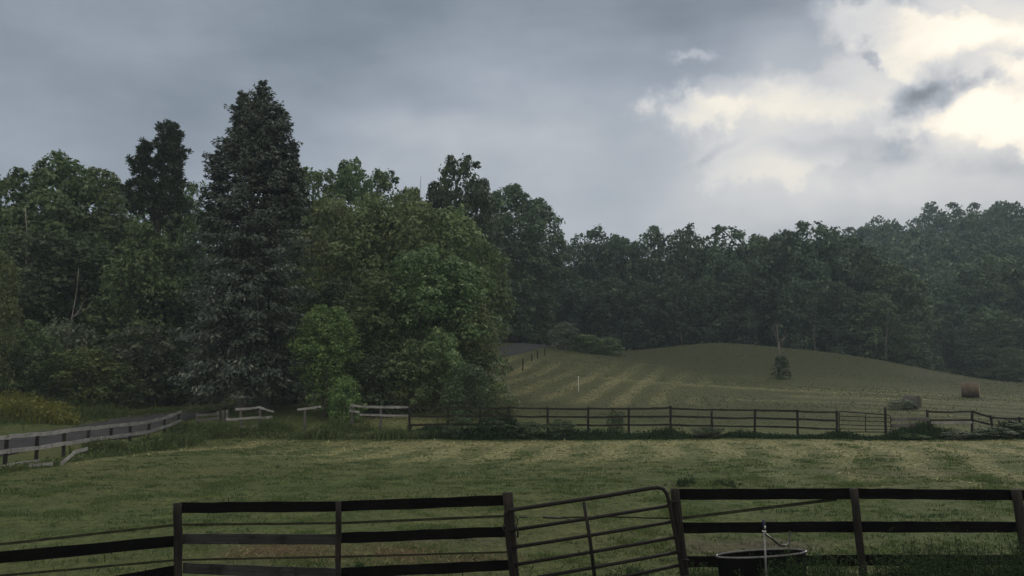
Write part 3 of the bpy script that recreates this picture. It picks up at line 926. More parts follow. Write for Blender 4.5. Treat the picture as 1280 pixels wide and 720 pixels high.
# filler row seen only as dark mass between the crowns
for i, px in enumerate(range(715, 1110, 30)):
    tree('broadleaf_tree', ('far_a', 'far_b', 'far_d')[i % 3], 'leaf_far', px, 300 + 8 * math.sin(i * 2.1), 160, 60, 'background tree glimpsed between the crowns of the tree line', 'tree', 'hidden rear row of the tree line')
RT = [
 ('far_b', 'leaf_far', 1160, 392, 150, 46, 'dark tree in the notch between the tree line and the right hillside'),
 ('far_a', 'leaf_far', 1182, 352, 165, 60, 'dark tree at the left foot of the wooded hillside'),
 ('far_d', 'leaf_far', 1216, 330, 168, 62, 'rounded tree low on the wooded hillside above the hay bale'),
 ('far_b', 'leaf_farolive', 1254, 318, 166, 66, 'pale crown low on the hillside right of the one over the bale'),
 ('far_c', 'leaf_far', 1292, 322, 164, 66, 'tree low on the hillside cut by the right picture edge'),
 ('far_d', 'leaf_farolive', 1240, 385, 150, 56, 'shorter greyish tree in front of the hillside, above the right field edge'),
 ('far_a', 'leaf_far', 1204, 405, 146, 48, 'short dark tree directly behind the hay bale'),
 ('far_b', 'leaf_farolive', 1280, 395, 146, 52, 'short tree at the right field edge cut by the picture edge'),
 ('far_a', 'leaf_farolive', 1262, 432, 138, 36, 'low bushy tree on the field edge near the right picture edge'),
]
for ky, mt, px, ty, d, w, lab in RT:
    tree('broadleaf_tree', ky, mt, px, ty, d, w * 1.1, lab, 'tree', 'trees at the foot of the hillside')
# pale trunks showing in the tree line
for i, (px, pb, pt, d) in enumerate(((851, 420, 330, 135), (1020, 420, 372, 131), (1110, 436, 365, 126), (1172, 450, 380, 141))):
    bare_tree('bare_tree', px, pb, pt, d, 0.085, 'bark_grey', 40 + i, ('slim pale trunk showing against the dark trees over the mound top', 'slim pale trunk showing right of the dead tree', 'slim pale trunk among the lighter trees at the right end', 'slim pale trunk in the dark notch by the hillside')[i], 'dead tree', forks=4, group='pale trunks in the tree line')

# far wooded hillside (one mass)
fp = []
for s_ in range(5):
    v, f, C, lr = crown_arrays(60 + s_, 17, 4.8, base=0.1, nlobes=40, nleaf=1900, leaf=0.78, peak=(0.3, 0.45, 0.5, 0.4, 0.35)[s_], lob=0.28, open_top=s_ % 2)
    fp.append((v, f))
parts = []
rng = np.random.default_rng(77)
cells = []
for d in np.arange(176, 300, 8.5):
    for px in np.arange(930, 1345, 8.0 * 1000 / d):
        cells.append((px + rng.uniform(-10, 10), d + rng.uniform(-3.5, 3.5)))
for i, (px, d) in enumerate(cells):
    x = X(px, d, 350)
    zb = h(x, d)
    v, f = fp[i % 5]
    a = rng.uniform(0, 6.28)
    s = rng.uniform(0.72, 1.12)
    ca, sa = math.cos(a) * s, math.sin(a) * s
    v2 = np.stack([v[:, 0] * ca - v[:, 1] * sa + x, v[:, 0] * sa + v[:, 1] * ca + d, v[:, 2] * s * rng.uniform(0.9, 1.15) + zb - 0.6], 1)
    parts.append((v2.astype(np.float32), f))
v, f = join(parts)
tag(link('forest', np_mesh('forest', v, f, M['leaf_far'])), 'hazy forest covering the far right hillside up to the skyline', 'forest', kind='stuff')

# ------------------------------------------------------------------ fences
def post(mbuf, base, top, r, n=8, square=False):
    b_, t_ = np.asarray(base, float), np.asarray(top, float)
    b_ = b_ - np.array([0, 0, 0.3])
    k_ = 7
    pts = [b_ + (t_ - b_) * i / k_ + np.array([random.uniform(-.006, .006), random.uniform(-.006, .006), 0]) for i in range(k_ + 1)]
    mbuf.tube(pts, [r * random.uniform(0.93, 1.07) for _ in pts], n)

def child(mb, name, mat, parent, smooth=False):
    mb.v = [tuple(np.array(p) - np.array(parent.location)) for p in mb.v]
    return link(name, mb.mesh(name, mat, smooth), parent)

def wp(px, py, d):
    return W(px, py, d)

DN = 12.0
def near_post(px_t, py_t, px_b, r, mat, parent, d=DN):
    t = wp(px_t, py_t, d)
    b_ = GP(px_b, 724)
    b_ = np.array([wp(px_b, 722, d)[0], d, h(wp(px_b, 722, d)[0], d)])
    mb = MB()
    post(mb, b_, t, r, 10)
    return child(mb, 'post', mat, parent, True)
def rail(pts, mat, parent, hgt, d_off=0.09, name='rail', th=0.03, label=None, wob=0.006):
    mb = MB()
    for (a, b_) in zip(pts[:-1], pts[1:]):
        A, B = wp(*a), wp(*b_)
        A[1] += d_off
        B[1] += d_off
        mb.board(A, B, hgt, th, 10, wob)
    o = child(mb, name, mat, parent)
    if label: o['label'] = label
    return o

# --- near board fence, left of the gate
p0 = wp(423, 720, DN)
nf = tag(empty('board_fence', (p0[0], p0[1], 0)), 'black board fence left of the leaning metal gate, in front of brown straw', 'fence')
DL = 10.6
near_post(222, 629, 225, 0.06, M['post_dark'], nf)
near_post(422.5, 627, 424.5, 0.042, M['post_dark'], nf)
near_post(634.5, 616, 646, 0.075, M['post_dark'], nf)
rail([(222, 636, DN), (424, 634, DN)], M['board_black'], nf, 0.15)
rail([(425, 634, DN), (640, 626, DN)], M['board_black'], nf, 0.15)
rail([(226, 675, DN), (424, 676, DN)], M['board_worn'], nf, 0.145, label='worn grey fence board')
rail([(425, 674, DN), (636, 666, DN)], M['board_black'], nf, 0.15)
rail([(226, 712, DN), (424, 719, DN)], M['board_worn'], nf, 0.145, label='worn grey fence board')
rail([(425, 718, DN), (640, 708, DN)], M['board_black'], nf, 0.15)
rail([(-60, 704, 10.3), (222, 677, DN)], M['board_black'], nf, 0.15)
rail([(-60, 765, 10.3), (222, 714, DN)], M['board_black'], nf, 0.15)
mb = MB()
post(mb, (wp(-62, 700, 10.3)[0], 10.3, 0), wp(-62, 640, 10.3), 0.06, 10)
child(mb, 'post', M['post_dark'], nf, True)

# --- near board fence, right of the gate
p0 = wp(1070, 720, DN)
nr = tag(empty('board_fence', (p0[0], p0[1], 0)), 'black three-board fence right of the metal gate, behind the stock tank', 'fence')
near_post(843, 611, 861, 0.066, M['post_dark'], nr)
near_post(1067, 611, 1082, 0.06, M['post_dark'], nr)
near_post(1270, 612, 1288, 0.066, M['post_dark'], nr)
for y0, y1, y2 in ((619, 618, 620), (661, 660, 660), (704, 702, 702)):
    dx = 0.17 * (y0 - 619)
    rail([(846 + dx, y0, DN), (1070 + dx, y1, DN)], M['board_black'], nr, 0.152)
    rail([(1071 + dx, y1, DN), (1276 + dx, y2, DN)], M['board_black'], nr, 0.152)
    rail([(1277 + dx, y2, DN), (1420, y2, DN)], M['board_black'], nr, 0.152)

# --- electric fence tape behind the near fence
tp = tag(empty('electric_fence', (wp(600, 690, 12.3)[0], 12.3, 0)), 'dark electric fence tape strung behind the near boards with a gap at the gate', 'electric fence')
rail([(-60, 687, 10.8), (222, 656, 12.2), (423, 654, 12.2), (634, 645, 12.2)], M['tape'], tp, 0.036, 0, 'tape', 0.003, wob=0.002)
rail([(-60, 725, 10.8), (222, 700, 12.2), (423, 696, 12.2), (640, 690, 12.2)], M['tape'], tp, 0.03, 0, 'tape', 0.003, wob=0.002)
rail([(698, 647, 12.2), (760, 646, 12.2), (850, 648.5, 12.2)], M['tape'], tp, 0.022, 0, 'tape', 0.003, wob=0.002)
rail([(850, 648, 12.2), (1046, 624, 12.2)], M['tape'], tp, 0.046, 0, 'tape', 0.003, wob=0.002)
for a, b_, r_ in (((649, 646), (661, 646.5), .011), ((678, 646.5), (702, 647.5), .018), ((702, 647.5), (718, 650), .009)):
    mb = MB()
    mb.tube([wp(*a, 12.2), wp((a[0] + b_[0]) / 2, (a[1] + b_[1]) / 2, 12.2), wp(*b_, 12.2)], [r_ * .8, r_, r_ * .8], 8)
    child(mb, 'gate_handle', M['hose'], tp, True)

# --- tube gate
gt = tag(empty('metal_gate', (wp(745, 720, DN)[0], DN, 0)), 'dark tubular metal gate sagging between two wooden posts', 'gate')
DG = DN - 0.1
def gpt(px, py):
    return wp(px, py, DG)
tr = 0.029
mb = MB()
outer = [gpt(636, 638), gpt(700, 628.5), gpt(760, 619.5), gpt(812, 610.5), gpt(822, 609.5), gpt(829, 611), gpt(833.5, 617), gpt(836, 626), gpt(845, 672), gpt(853, 714), gpt(856, 735), gpt(850, 745), gpt(800, 752), gpt(660, 771), gpt(652, 766), gpt(645, 735), gpt(632, 650), gpt(632, 642), gpt(636, 638)]
mb.tube(outer, tr, 9, False)
child(mb, 'gate_frame', M['gate_metal'], gt, True)
for (yl, yr) in ((663, 632), (684.5, 652), (706, 671.5), (726, 690), (747, 706)):
    xl = 634 + (yl - 640) * 0.13
    xr = 837 + (yr - 632) * 0.2
    mb = MB()
    mb.tube([gpt(xl + 1, yl), gpt((xl + xr) / 2, (yl + yr) / 2 + 0.5), gpt(xr, yr)], tr * 0.86, 8)
    child(mb, 'gate_bar', M['gate_metal'], gt, True)
mb = MB()
mb.tube([gpt(729.5, 627) + np.array([0, -0.035, 0]), gpt(737, 672) + np.array([0, -0.035, 0]), gpt(748, 760) + np.array([0, -0.035, 0])], tr * 0.9, 8)
child(mb, 'gate_brace', M['gate_metal'], gt, True)
for py in (627, 700):                                   # hinges on the leaning post
    mb = MB()
    x0 = 836 + (py - 627) * 0.2
    mb.tube([gpt(x0 - 3, py), gpt(x0 + 5, py - 0.5), gpt(x0 + 11, py + 1)], 0.017, 6)
    child(mb, 'hinge', M['gate_metal'], gt, True)
mb = MB()                                               # chain loop round the latch post
ring = []
for i in range(17):
    q = 2 * PI * i / 16
    c = wp(638, 655, DN)
    ring.append(c + np.array([0.11 * math.cos(q), 0.12 * math.sin(q), 0.09 * math.sin(q * 1 + .6)]))
mb.tube(ring, 0.009, 5, False)
mb.tube([wp(646, 658, DN - .12), wp(647.5, 665, DN - .13), wp(647, 672, DN - .12)], 0.014, 6)
child(mb, 'chain', M['gate_metal'], gt, True)

# --- far dark rail fence
DF = 45.0
def far_fence(posts, rails_, mat, root, d=DF, r=0.07, hgt=0.11):
    for (px, yt, yb, lean) in posts:
        x = X(px, d, yb)
        mb = MB()
        post(mb, (x, d, h(x, d)), (X(px + lean, d, yt), d, W(px, yt, d)[2]), r, 7)
        child(mb, 'post', mat, root, True)
    for pts in rails_:
        for a, b_ in zip(pts[:-1], pts[1:]):
            mb = MB()
            A, B = W(a[0], a[1], d), W(b_[0], b_[1], d)
            A[1] -= 0.09
            B[1] -= 0.09
            A[2] += random.uniform(-.025, .025)
            B[2] += random.uniform(-.025, .025)
            mb.board(A, B, hgt * random.uniform(.85, 1.1), 0.035, 5, 0.012, random.uniform(0, .03))
            child(mb, 'rail', mat, root)
ff = tag(empty('rail_fence', (X(780, DF), DF, 0)), 'long dark three-rail fence dividing the paddock from the hay field', 'fence')
fpx = [512, 560, 600, 637, 685, 735, 786, 838.5, 890, 943, 997, 1046]
ftop = [508, 508, 508, 508, 508, 509, 509, 507, 514, 511, 512, 513]
far_fence([(p, t, 545, random.uniform(-1, 1)) for p, t in zip(fpx, ftop)], [], M['rail_dark'], ff)
for yoff in (0, 10, 20.5):
    for i in range(len(fpx) - 1):
        y = [510, 510, 510, 510, 510.5, 511, 510.5, 510, 512, 512.5, 514, 515.5]
        far_fence([], [[(fpx[i] - 0.5, y[i] + yoff), (fpx[i + 1] + 0.5, y[i + 1] + yoff)]], M['rail_dark'], ff)
fg = tag(empty('metal_gate', (X(1080, DF), DF, 0)), 'low tubular gate in the far dark fence', 'gate')
mb = MB()
q = lambda px, py: W(px, py, DF - 0.1)
mb.tube([q(1049, 540), q(1049, 516), q(1050, 514), q(1080, 516.5), q(1109, 518.5), q(1112.5, 520), q(1113.5, 524), q(1113.5, 540), q(1049, 540)], 0.028, 7, False)
child(mb, 'gate_frame', M['gate_metal'], fg, True)
for k_, (yl, yr) in enumerate(((520, 522.5), (525.5, 527.5), (531, 532.5), (536, 537))):
    mb = MB()
    mb.tube([q(1049, yl), q(1113, yr)], 0.024, 6)
    child(mb, 'gate_bar', M['gate_metal'], fg, True)
mb = MB()
mb.tube([q(1082, 516.5), q(1082, 540)], 0.026, 6)
child(mb, 'gate_brace', M['gate_metal'], fg, True)
fr = tag(empty('rail_fence', (X(1200, DF), DF, 0)), 'broken sagging rail fence right of the far gate', 'fence')
far_fence([(1107, 509, 546, -0.5), (1161, 512, 547, -2), (1215, 513, 548, 0), (1243, 519, 548, -5), (1278, 521, 549, -4)],
          [[(1160, 514), (1214, 515)], [(1215, 515), (1241, 522), (1275, 523), (1330, 520)], [(1161, 524.5), (1214, 525.5)], [(1215, 525), (1241, 531)], [(1262, 532), (1290, 533)]],
          M['rail_dark'], fr)
far_fence([], [[(1113, 524), (1160, 523.5)], [(1113, 532), (1161, 531.5)]], M['rail_mid'], fr, hgt=0.2)
far_fence([], [[(1161, 528), (1214, 528)], [(1264, 526), (1276, 531)]], M['rail_grey'], fr, hgt=0.10)

# --- pale weathered fence from the corner to the dark fence
pf = tag(empty('rail_fence', (X(400, DF), DF, 0)), 'pale weathered rail fence half buried in weeds below the spruce', 'fence')
far_fence([(284, 512, 543, 0), (325, 508, 543, 0), (301, 514, 543, 0), (381, 512, 542, 0), (440, 507, 542, 0), (476, 508, 543, 0)], [], M['rail_mid'], pf, d=46.0, r=0.07)
far_fence([], [[(283, 524), (301, 523), (326, 522)], [(295, 511), (326, 509)], [(300, 534), (331, 531)], [(326, 509.5), (343, 515)], [(326, 522), (341, 521)],
           [(372, 512), (402, 508)], [(438, 506), (462, 508.5), (511, 508.5)], [(437, 513), (450, 515)], [(450, 518), (511, 519)]],
          M['rail_grey'], pf, d=46.0, r=0.08, hgt=0.13)
# grey plank gate by the corner
pg = tag(empty('plank_gate', (X(265, 47), 47, h(X(265, 47), 47))), 'weathered grey plank gate left of the spruce trunk', 'gate')
far_fence([(247, 517, 545, 0), (273, 514, 545, 0), (279, 513, 548, 0)], [], M['rail_mid'], pg, d=47, r=0.085)
for yo in (0, 6, 12):
    far_fence([], [[(247, 519 + yo), (273, 517 + yo)]], M['rail_mid'], pg, d=47, hgt=0.17)

# --- grey roadside fence on the left
lf_line = [(-18.0, 20.0), (-17.75, 27.7), (-18.25, 35.0), (-18.8, 47.0)]
def lfp(y):
    ys = [p[1] for p in lf_line]
    xs = [p[0] for p in lf_line]
    return np.interp(y, ys, xs)
lf = tag(empty('rail_fence', (lfp(34), 34, 0)), 'grey weathered board fence running back beside the road at left', 'fence')
ys = np.arange(20.3, 47.2, 2.13)
for i, y in enumerate(ys):
    x = lfp(y)
    z = h(x, y)
    mb = MB()
    post(mb, (x - 0.1, y, z), (x - 0.1 + random.uniform(-.04, .04), y + random.uniform(-.05, .05), z + 1.14), 0.075, 7)
    child(mb, 'post', M['rail_dark'], lf, True)
for i in range(len(ys) - 1):
    for zz, on in ((1.12, True), (0.62, True), (0.1, ys[i] < 29.5)):
        if not on: continue
        A = np.array([lfp(ys[i]), ys[i] - 0.04, h(lfp(ys[i]), ys[i]) + zz + random.uniform(-.02, .02)])
        B = np.array([lfp(ys[i + 1]), ys[i + 1] + 0.04, h(lfp(ys[i + 1]), ys[i + 1]) + zz + random.uniform(-.02, .02)])
        mb = MB()
        mb.board(A, B, 0.15, 0.035, 6, 0.012)
        child(mb, 'rail', M['rail_grey'], lf)
mb = MB()
mb.board(W(76, 580, 29.5), W(92, 567, 31.0), 0.13, 0.035, 5, 0.01)
mb.board(W(91, 566, 31.0), W(109, 561, 33.2), 0.13, 0.035, 5, 0.01)
child(mb, 'broken_rail', M['rail_grey'], lf)['label'] = 'broken board hanging to the ground'
mb = MB()
mb.board(wp(66, 580, 29.4) * 1.0, wp(36, 582, 28.6), 0.12, 0.035, 5, 0.02)
child(mb, 'broken_rail', M['rail_grey'], lf)['label'] = 'fallen board in the grass'

# --- small stakes by the far road + slim white upright standing in for a rain streak
for i, (px, pt, pb, d) in enumerate(((638, 456, 463, 92), (653.5, 448, 464, 92), (665, 441, 450, 98), (672, 438, 449, 100), (681, 437, 446, 103), (629, 463, 469, 90), (695, 429, 441, 107), (707, 432, 441, 108))):
    x = X(px, d, pb)
    mb = MB()
    post(mb, (0, 0, 0), (random.uniform(-.05, .05), 0, (pb - pt) * d / 1000), 0.075, 6)
    o = mb.build('fence_post', M['rail_dark' if i < 6 else 'rail_mid'], None, True)
    o.location = (x, d, h(x, d) - 0.02)
    tag(o, ('short dark post beside the far road, second from the left', 'tallest dark post on the knoll below the far road', 'dark post just right of the tallest one on the knoll', 'dark post midway up the knoll by the road', 'dark post near the top of the knoll', 'short stub post at the lower left of the knoll', 'greyish post at the left foot of the knoll bushes', 'greyish post under the knoll bushes')[i], 'fence post', 'posts along the far road')
d = 76
x = X(723, d, 491)
mb = MB()
post(mb, (0, 0, 0), (0.02, 0, 1.45), 0.03, 6)
o = mb.build('rain_streak', M['white_plastic'], None, True)  # added upright in place of a falling rain streak
o.location = (x, d, h(x, d))
tag(o, 'slim white upright standing in for a rain streak left of the mound', 'rain streak')

# ------------------------------------------------------------------ hay bales
def bale(px, py, d, dia, ln, yaw, body_mat, end_mat, label):
    x = X(px, d, py)
    o = tag(empty('hay_bale', (x, d, h(x, d) + dia * 0.48), yaw), label, 'hay bale')
    rng = np.random.default_rng(int(px))
    n, k_ = 40, 12
    vs, fs = [], []
    for i in range(k_ + 1):
        s = -0.5 + i / k_
        for j in range(n):
            q = 2 * PI * j / n
            r_ = dia / 2 * (1 - 0.05 * abs(2 * s) ** 6) * (1 + rng.uniform(-.02, .02))
            zz = r_ * math.sin(q)
            if math.sin(q) < -0.9: zz *= 0.95
            vs.append((s * ln, r_ * math.cos(q), zz))
    for i in range(k_):
        for j in range(n):
            fs.append((i * n + j, i * n + (j + 1) % n, (i + 1) * n + (j + 1) % n, (i + 1) * n + j))
    MB().add(vs, fs).build('bale_side', body_mat, o, True)
    for sgn in (-1, 1):
        vs, fs = [], []
        rs = (1.0, 0.97, 0.8, 0.62, 0.44, 0.26, 0.1)
        for i, rr_ in enumerate(rs):
            for j in range(n):
                q = 2 * PI * j / n + i * 0.05
                r_ = dia / 2 * 0.945 * rr_
                vs.append((sgn * (ln / 2 + 0.015 * (i % 2) + 0.02 * (1 - rr_) + rng.uniform(0, .012)), r_ * math.cos(q), r_ * math.sin(q)))
        for i in range(len(rs) - 1):
            for j in range(n):
                fs.append((i * n + j, i * n + (j + 1) % n, (i + 1) * n + (j + 1) % n, (i + 1) * n + j))
        fs.append(tuple((len(rs) - 1) * n + j for j in range(n)))
        MB().add(vs, fs).build('bale_end', end_mat, o, False)
    return o
bale(1213.5, 496, 79, 1.5, 1.5, R(-32), M['bale'], M['bale_end'], 'round reddish brown hay bale on the mown slope')
bale(1140, 511, 64, 1.05, 1.0, R(-55), M['bale_grey'], M['bale_grey'], 'grey weathered round bale behind brush near the far gate')
tree('shrub', 'shrub_b', 'leaf_grey', 1121, 498, 63, 36, 'low grey brush beside the weathered bale', 'shrub')

# bushes along the far fence
FB = [(768, 512, 45.7, 26, 'leaf_dark', 'small dark bush poking through the far fence at mid-field'), (700, 524, 44.6, 40, 'leaf_dark', 'low dark bush at the far fence foot, left of the poking bush'),
      (660, 526, 44.6, 44, 'leaf_dark', 'low weedy bush at the far fence foot below the knoll'), (1190, 539, 44.4, 60, 'leaf_dark', 'low dark bush under the broken fence'), (1236, 533, 44.4, 56, 'leaf_dark', 'dark bush under the leaning fence posts'),
      (1275, 528, 44.4, 56, 'leaf_dark', 'dark bush at the right end of the far fence'), (620, 524, 44.6, 40, 'leaf_dark', 'dark bush at the far fence by the wood edge'), (882, 533, 44.5, 46, 'leaf_dark', 'low weedy bush at the fence foot below the mound'),
      (1130, 541, 44.4, 50, 'leaf_mid', 'low green bush right of the far gate'), (575, 520, 44.7, 44, 'leaf_dark', 'dark bush before the fence under the wood')]
for px, ty, d, w, mt, lab in FB:
    tree('shrub', 'shrub_a' if int(px) % 2 else 'shrub_b', mt, px, ty, d, w, lab, 'shrub', 'bushes along the far fence')

# ------------------------------------------------------------------ stock tank, hydrant, hose
tkp = wp(955, 690, 10.6)
tank = tag(empty('stock_tank', (tkp[0], 10.6, h(tkp[0], 10.6))), 'black oval stock tank with a shiny rim in front of the fence', 'water tank')
rimz = tkp[2] + 0.02
tank.rotation_euler = (0, R(-2.6), R(4))
sx_t, sy_t = 0.6, 0.21
MB().lathe([(0.0, 0.02), (0.86, 0.0), (0.9, 0.03), (0.93, rimz * .45), (0.955, rimz * .5), (0.94, rimz * .55), (0.97, rimz - 0.03), (0.955, rimz - 0.025), (0.9, rimz * .5), (0.85, 0.1), (0, 0.1)], 48, sx_t, sy_t).build('tank_body', M['tank'], tank, True)
ringp = [(sx_t * 0.985 * math.cos(2 * PI * i / 48), sy_t * 0.985 * math.sin(2 * PI * i / 48), rimz - 0.015) for i in range(49)]
MB().tube(ringp, 0.016, 8, False).build('rim', M['tank_rim'], tank, True)
wm = MB().lathe([(0.955, rimz - 0.14), (0.6, rimz - .139), (0.02, rimz - 0.14)], 48, sx_t, sy_t)
wm.build('water_surface', M['water'], tank, True)

hy = tag(empty('water_hydrant', (wp(956, 700, 10.05)[0], 10.05, 0)), 'galvanised pipe water hydrant with a navy blue head by the tank', 'hydrant')
DH = 10.05
mb = MB()
mb.tube([(wp(958.2, 700, DH)[0], DH, -0.2), wp(957, 700, DH), wp(955.6, 664, DH)], 0.014, 10)
child(mb, 'pipe', M['pipe'], hy, True)
mb = MB()
mb.tube([wp(955.5, 663, DH), wp(955.2, 657, DH), wp(954.5, 651, DH), wp(954.3, 649.5, DH)], [0.017, 0.02, 0.02, 0.012], 10)
child(mb, 'head', M['navy'], hy, True)
mb = MB()
mb.tube([wp(956.3, 660.5, DH - .02), wp(956.3, 657.5, DH - .03)], 0.009, 8)
mb.tube([wp(953.2, 664, DH), wp(957.5, 664, DH)], 0.010, 8)
child(mb, 'spout', M['white_plastic'], hy, True)
hs = tag(empty('hose', (wp(975, 690, DH)[0], 10.2, 0)), 'black hose looping from the hydrant into the stock tank', 'hose')
mb = MB()
hp = catmull([wp(956, 667, DH - 0.03), wp(965, 673.5, DH - 0.02), wp(973, 680, DH + 0.12), wp(980, 682, DH + 0.3), wp(985, 679.5, DH + 0.42), wp(986.5, 672, DH + 0.5), wp(988, 664, DH + .52)], 8)
mb.tube(hp, 0.0125, 8)
child(mb, 'hose_line', M['hose'], hs, True)

# ------------------------------------------------------------------ grass, weeds, straw
def blades(P_, ht, wd, lean, rng, nb=1):
    n = len(P_)
    a = rng.uniform(0, 2 * PI, n)
    u = np.stack([np.cos(a), np.sin(a), 0 * a], 1)
    b_ = rng.uniform(0, 2 * PI, n)
    ln = np.stack([np.cos(b_), np.sin(b_), 0 * b_], 1) * (lean * ht * rng.uniform(0.1, 1.2, n))[:, None]
    w_ = np.asarray(wd).reshape(-1, 1) * 0.5
    up = np.stack([0 * ht, 0 * ht, ht], 1)
    v = np.stack([P_ - u * w_, P_ + u * w_, P_ + u * w_ * 0.8 + up * 0.55 + ln * 0.35, P_ - u * w_ * 0.3 + up + ln], 1).reshape(-1, 3)
    return v, np.arange(n * 4).reshape(n, 4)

def scatter(rng, n, d0, d1, pad=60, power=1.0):
    d = d0 + (d1 - d0) * rng.random(n) ** power
    px = rng.uniform(-pad, 1280 + pad, n)
    x = (px - 640) / 1000 * d
    return x, d


rng = np.random.default_rng(101)
xs, yy = scatter(rng, 60000, 8.5, 26, power=0.75)
xf, yf = scatter(rng, 42000, 24, 45.5)
x_, y_ = np.concatenate([xs, xf]), np.concatenate([ys_ for ys_ in (yy, yf)])
ok = ~((x_ < -17.2) & (y_ > 22))
x_, y_ = x_[ok], y_[ok]
cl = noise2(x_, y_ * 1.3, 1.9, 1) + 0.6 * noise2(x_, y_, 5.0, 2)
hay, mud, straw, hill, verge = masks(x_, y_)
keep = (rng.random(len(x_)) < np.clip(0.45 + 0.5 * cl, 0.12, 1)) & (mud < 0.5) & (straw < 0.6) & (rng.random(len(x_)) > hay * 0.8)
x_, y_, cl = x_[keep], y_[keep], cl[keep]
# each tuft: several blades
nb = 5
X2 = np.repeat(x_, nb) + rng.normal(0, 0.035, len(x_) * nb)
Y2 = np.repeat(y_, nb) + rng.normal(0, 0.035, len(x_) * nb)
c2 = np.repeat(cl, nb)
ht = (0.020 + 0.032 * np.clip(c2, 0, 1.4) ** 1.5) * rng.uniform(0.5, 1.4, len(X2)) * (1 + Y2 / 90)
wd = 0.007 + 0.0007 * Y2
v, f = blades(np.stack([X2, Y2, hts(X2, Y2) - 0.005], 1), ht, wd, 0.9, rng)
tag(link('grass', np_mesh('grass', v, f, M['grass'])), 'short grazed grass tufts across the near paddock', 'grass', kind='stuff')

rngc = np.random.default_rng(202)
xs, yy = scatter(rngc, 4600, 11, 44, power=0.8)
cl = noise2(xs, yy, 0.7, 5)
k_ = (rngc.random(len(xs)) < np.clip(0.3 + 0.5 * cl, 0.04, 1)) & ~((xs < -16.5) & (yy > 20)) & (masks(xs, yy)[0] < 0.3)
xs, yy = xs[k_], yy[k_]
nb = 22
w_ = np.repeat(rngc.uniform(0.06, 0.22, len(xs)), nb)
X2 = np.repeat(xs, nb) + rngc.normal(0, 1, len(xs) * nb) * w_ * 1.3
Y2 = np.repeat(yy, nb) + rngc.normal(0, 1, len(xs) * nb) * w_ * 0.6
ht = rngc.uniform(0.04, 0.10, len(X2)) * (0.6 + 2.0 * w_)
v, f = blades(np.stack([X2, Y2, hts(X2, Y2) - 0.005], 1), ht, 0.010 + 0.0008 * Y2, 0.8, rngc)
tag(link('grass_clumps', np_mesh('grass_clumps', v, f, M['grass_clump'])), 'darker ungrazed grass clumps dotted over the paddock', 'grass', kind='stuff')

xs, yy = scatter(rngc, 60000, 47, 128, power=0.8)
ok = (xs > -2 + (yy - 60) * 0.1) & (rngc.random(len(xs)) < np.clip(0.5 + 0.6 * noise2(xs, yy, 0.35, 12), 0.1, 1))
xs, yy = xs[ok], yy[ok]
ht = rngc.uniform(0.03, 0.12, len(xs))
v, f = blades(np.stack([xs, yy, hts(xs, yy) - 0.01], 1), ht, 0.03 + 0.0012 * yy, 0.9, rngc)
tag(link('field_grass', np_mesh('field_grass', v, f, M['grass_hill'])), 'coarse turf growing over the hay field and the mound', 'grass', kind='stuff')

# loose hay left lying where the swaths are
xs, yy = scatter(rng, 90000, 20, 108, power=1.0)
hay = masks(xs, yy)[0]
k_ = (rng.random(len(xs)) < np.clip(hay - 0.2, 0, 1) * 0.9)
xs, yy = xs[k_], yy[k_]
Pn = np.stack([xs, yy, hts(xs, yy) + 0.02], 1)
v, f = leaf_geo(Pn, rng.normal(size=(len(xs), 3)) * 0.35 + np.array([0, -0.15, 1]), rng.uniform(0.15, 0.4, len(xs)) * (0.7 + yy / 90), 0.16, None, rng)
tag(link('hay', np_mesh('hay', v, f, M['hay_loose'])), 'loose pale cut hay lying in swaths on the mown ground', 'hay', kind='stuff')

# brown dead straw behind the near fence
xs, yy = scatter(rng, 90000, 12.4, 16)
st = masks(xs, yy)[2]
k_ = rng.random(len(xs)) < st * 1.0
xs, yy = xs[k_], yy[k_]
v, f = blades(np.stack([xs, yy, hts(xs, yy) - 0.005], 1), rng.uniform(0.02, 0.075, len(xs)), np.full(len(xs), 0.009), 1.7, rng)
tag(link('dead_grass', np_mesh('dead_grass', v, f, M['straw'])), 'patch of dead brown straw behind the near left fence', 'grass', kind='stuff')

# tall grass along fence lines
TP = []
def line_scatter(A, B, n, w, h0, h1):
    t = rng.random(n)
    x = A[0] + (B[0] - A[0]) * t + rng.normal(0, w, n)
    y = A[1] + (B[1] - A[1]) * t + rng.normal(0, w, n)
    e = 0.6 + 0.6 * noise2(x, y, 1.3, 9)
    TP.append((x, y, rng.uniform(h0, h1, n) * np.clip(e, 0.18, 1.1) ** 1.3))
line_scatter((-17.4, 33.5), (-18.0, 46), 8000, 0.42, 0.2, 0.72)
line_scatter((-16.9, 38), (-17.3, 46), 3000, 0.4, 0.2, 0.75)
line_scatter((-17.4, 22), (-17.6, 33), 2500, 0.4, 0.08, 0.32)
line_scatter((-18.3, 45.5), (X(290, 44.6), 44.6), 4500, 0.4, 0.3, 0.85)
line_scatter((X(335, 45), 45), (X(450, 45), 45), 7000, 0.5, 0.35, 0.95)
line_scatter((X(285, 45), 45), (X(340, 45), 45), 1500, 0.35, 0.15, 0.45)
line_scatter((X(430, 45), 45), (X(530, 45), 45), 5000, 0.45, 0.4, 0.95)
line_scatter((X(-40, 46), 46.5), (X(120, 52), 53), 5000, 1.6, 0.3, 0.8)
line_scatter((X(120, 52), 53), (X(300, 50), 61), 4000, 1.2, 0.2, 0.5)
TG = TP
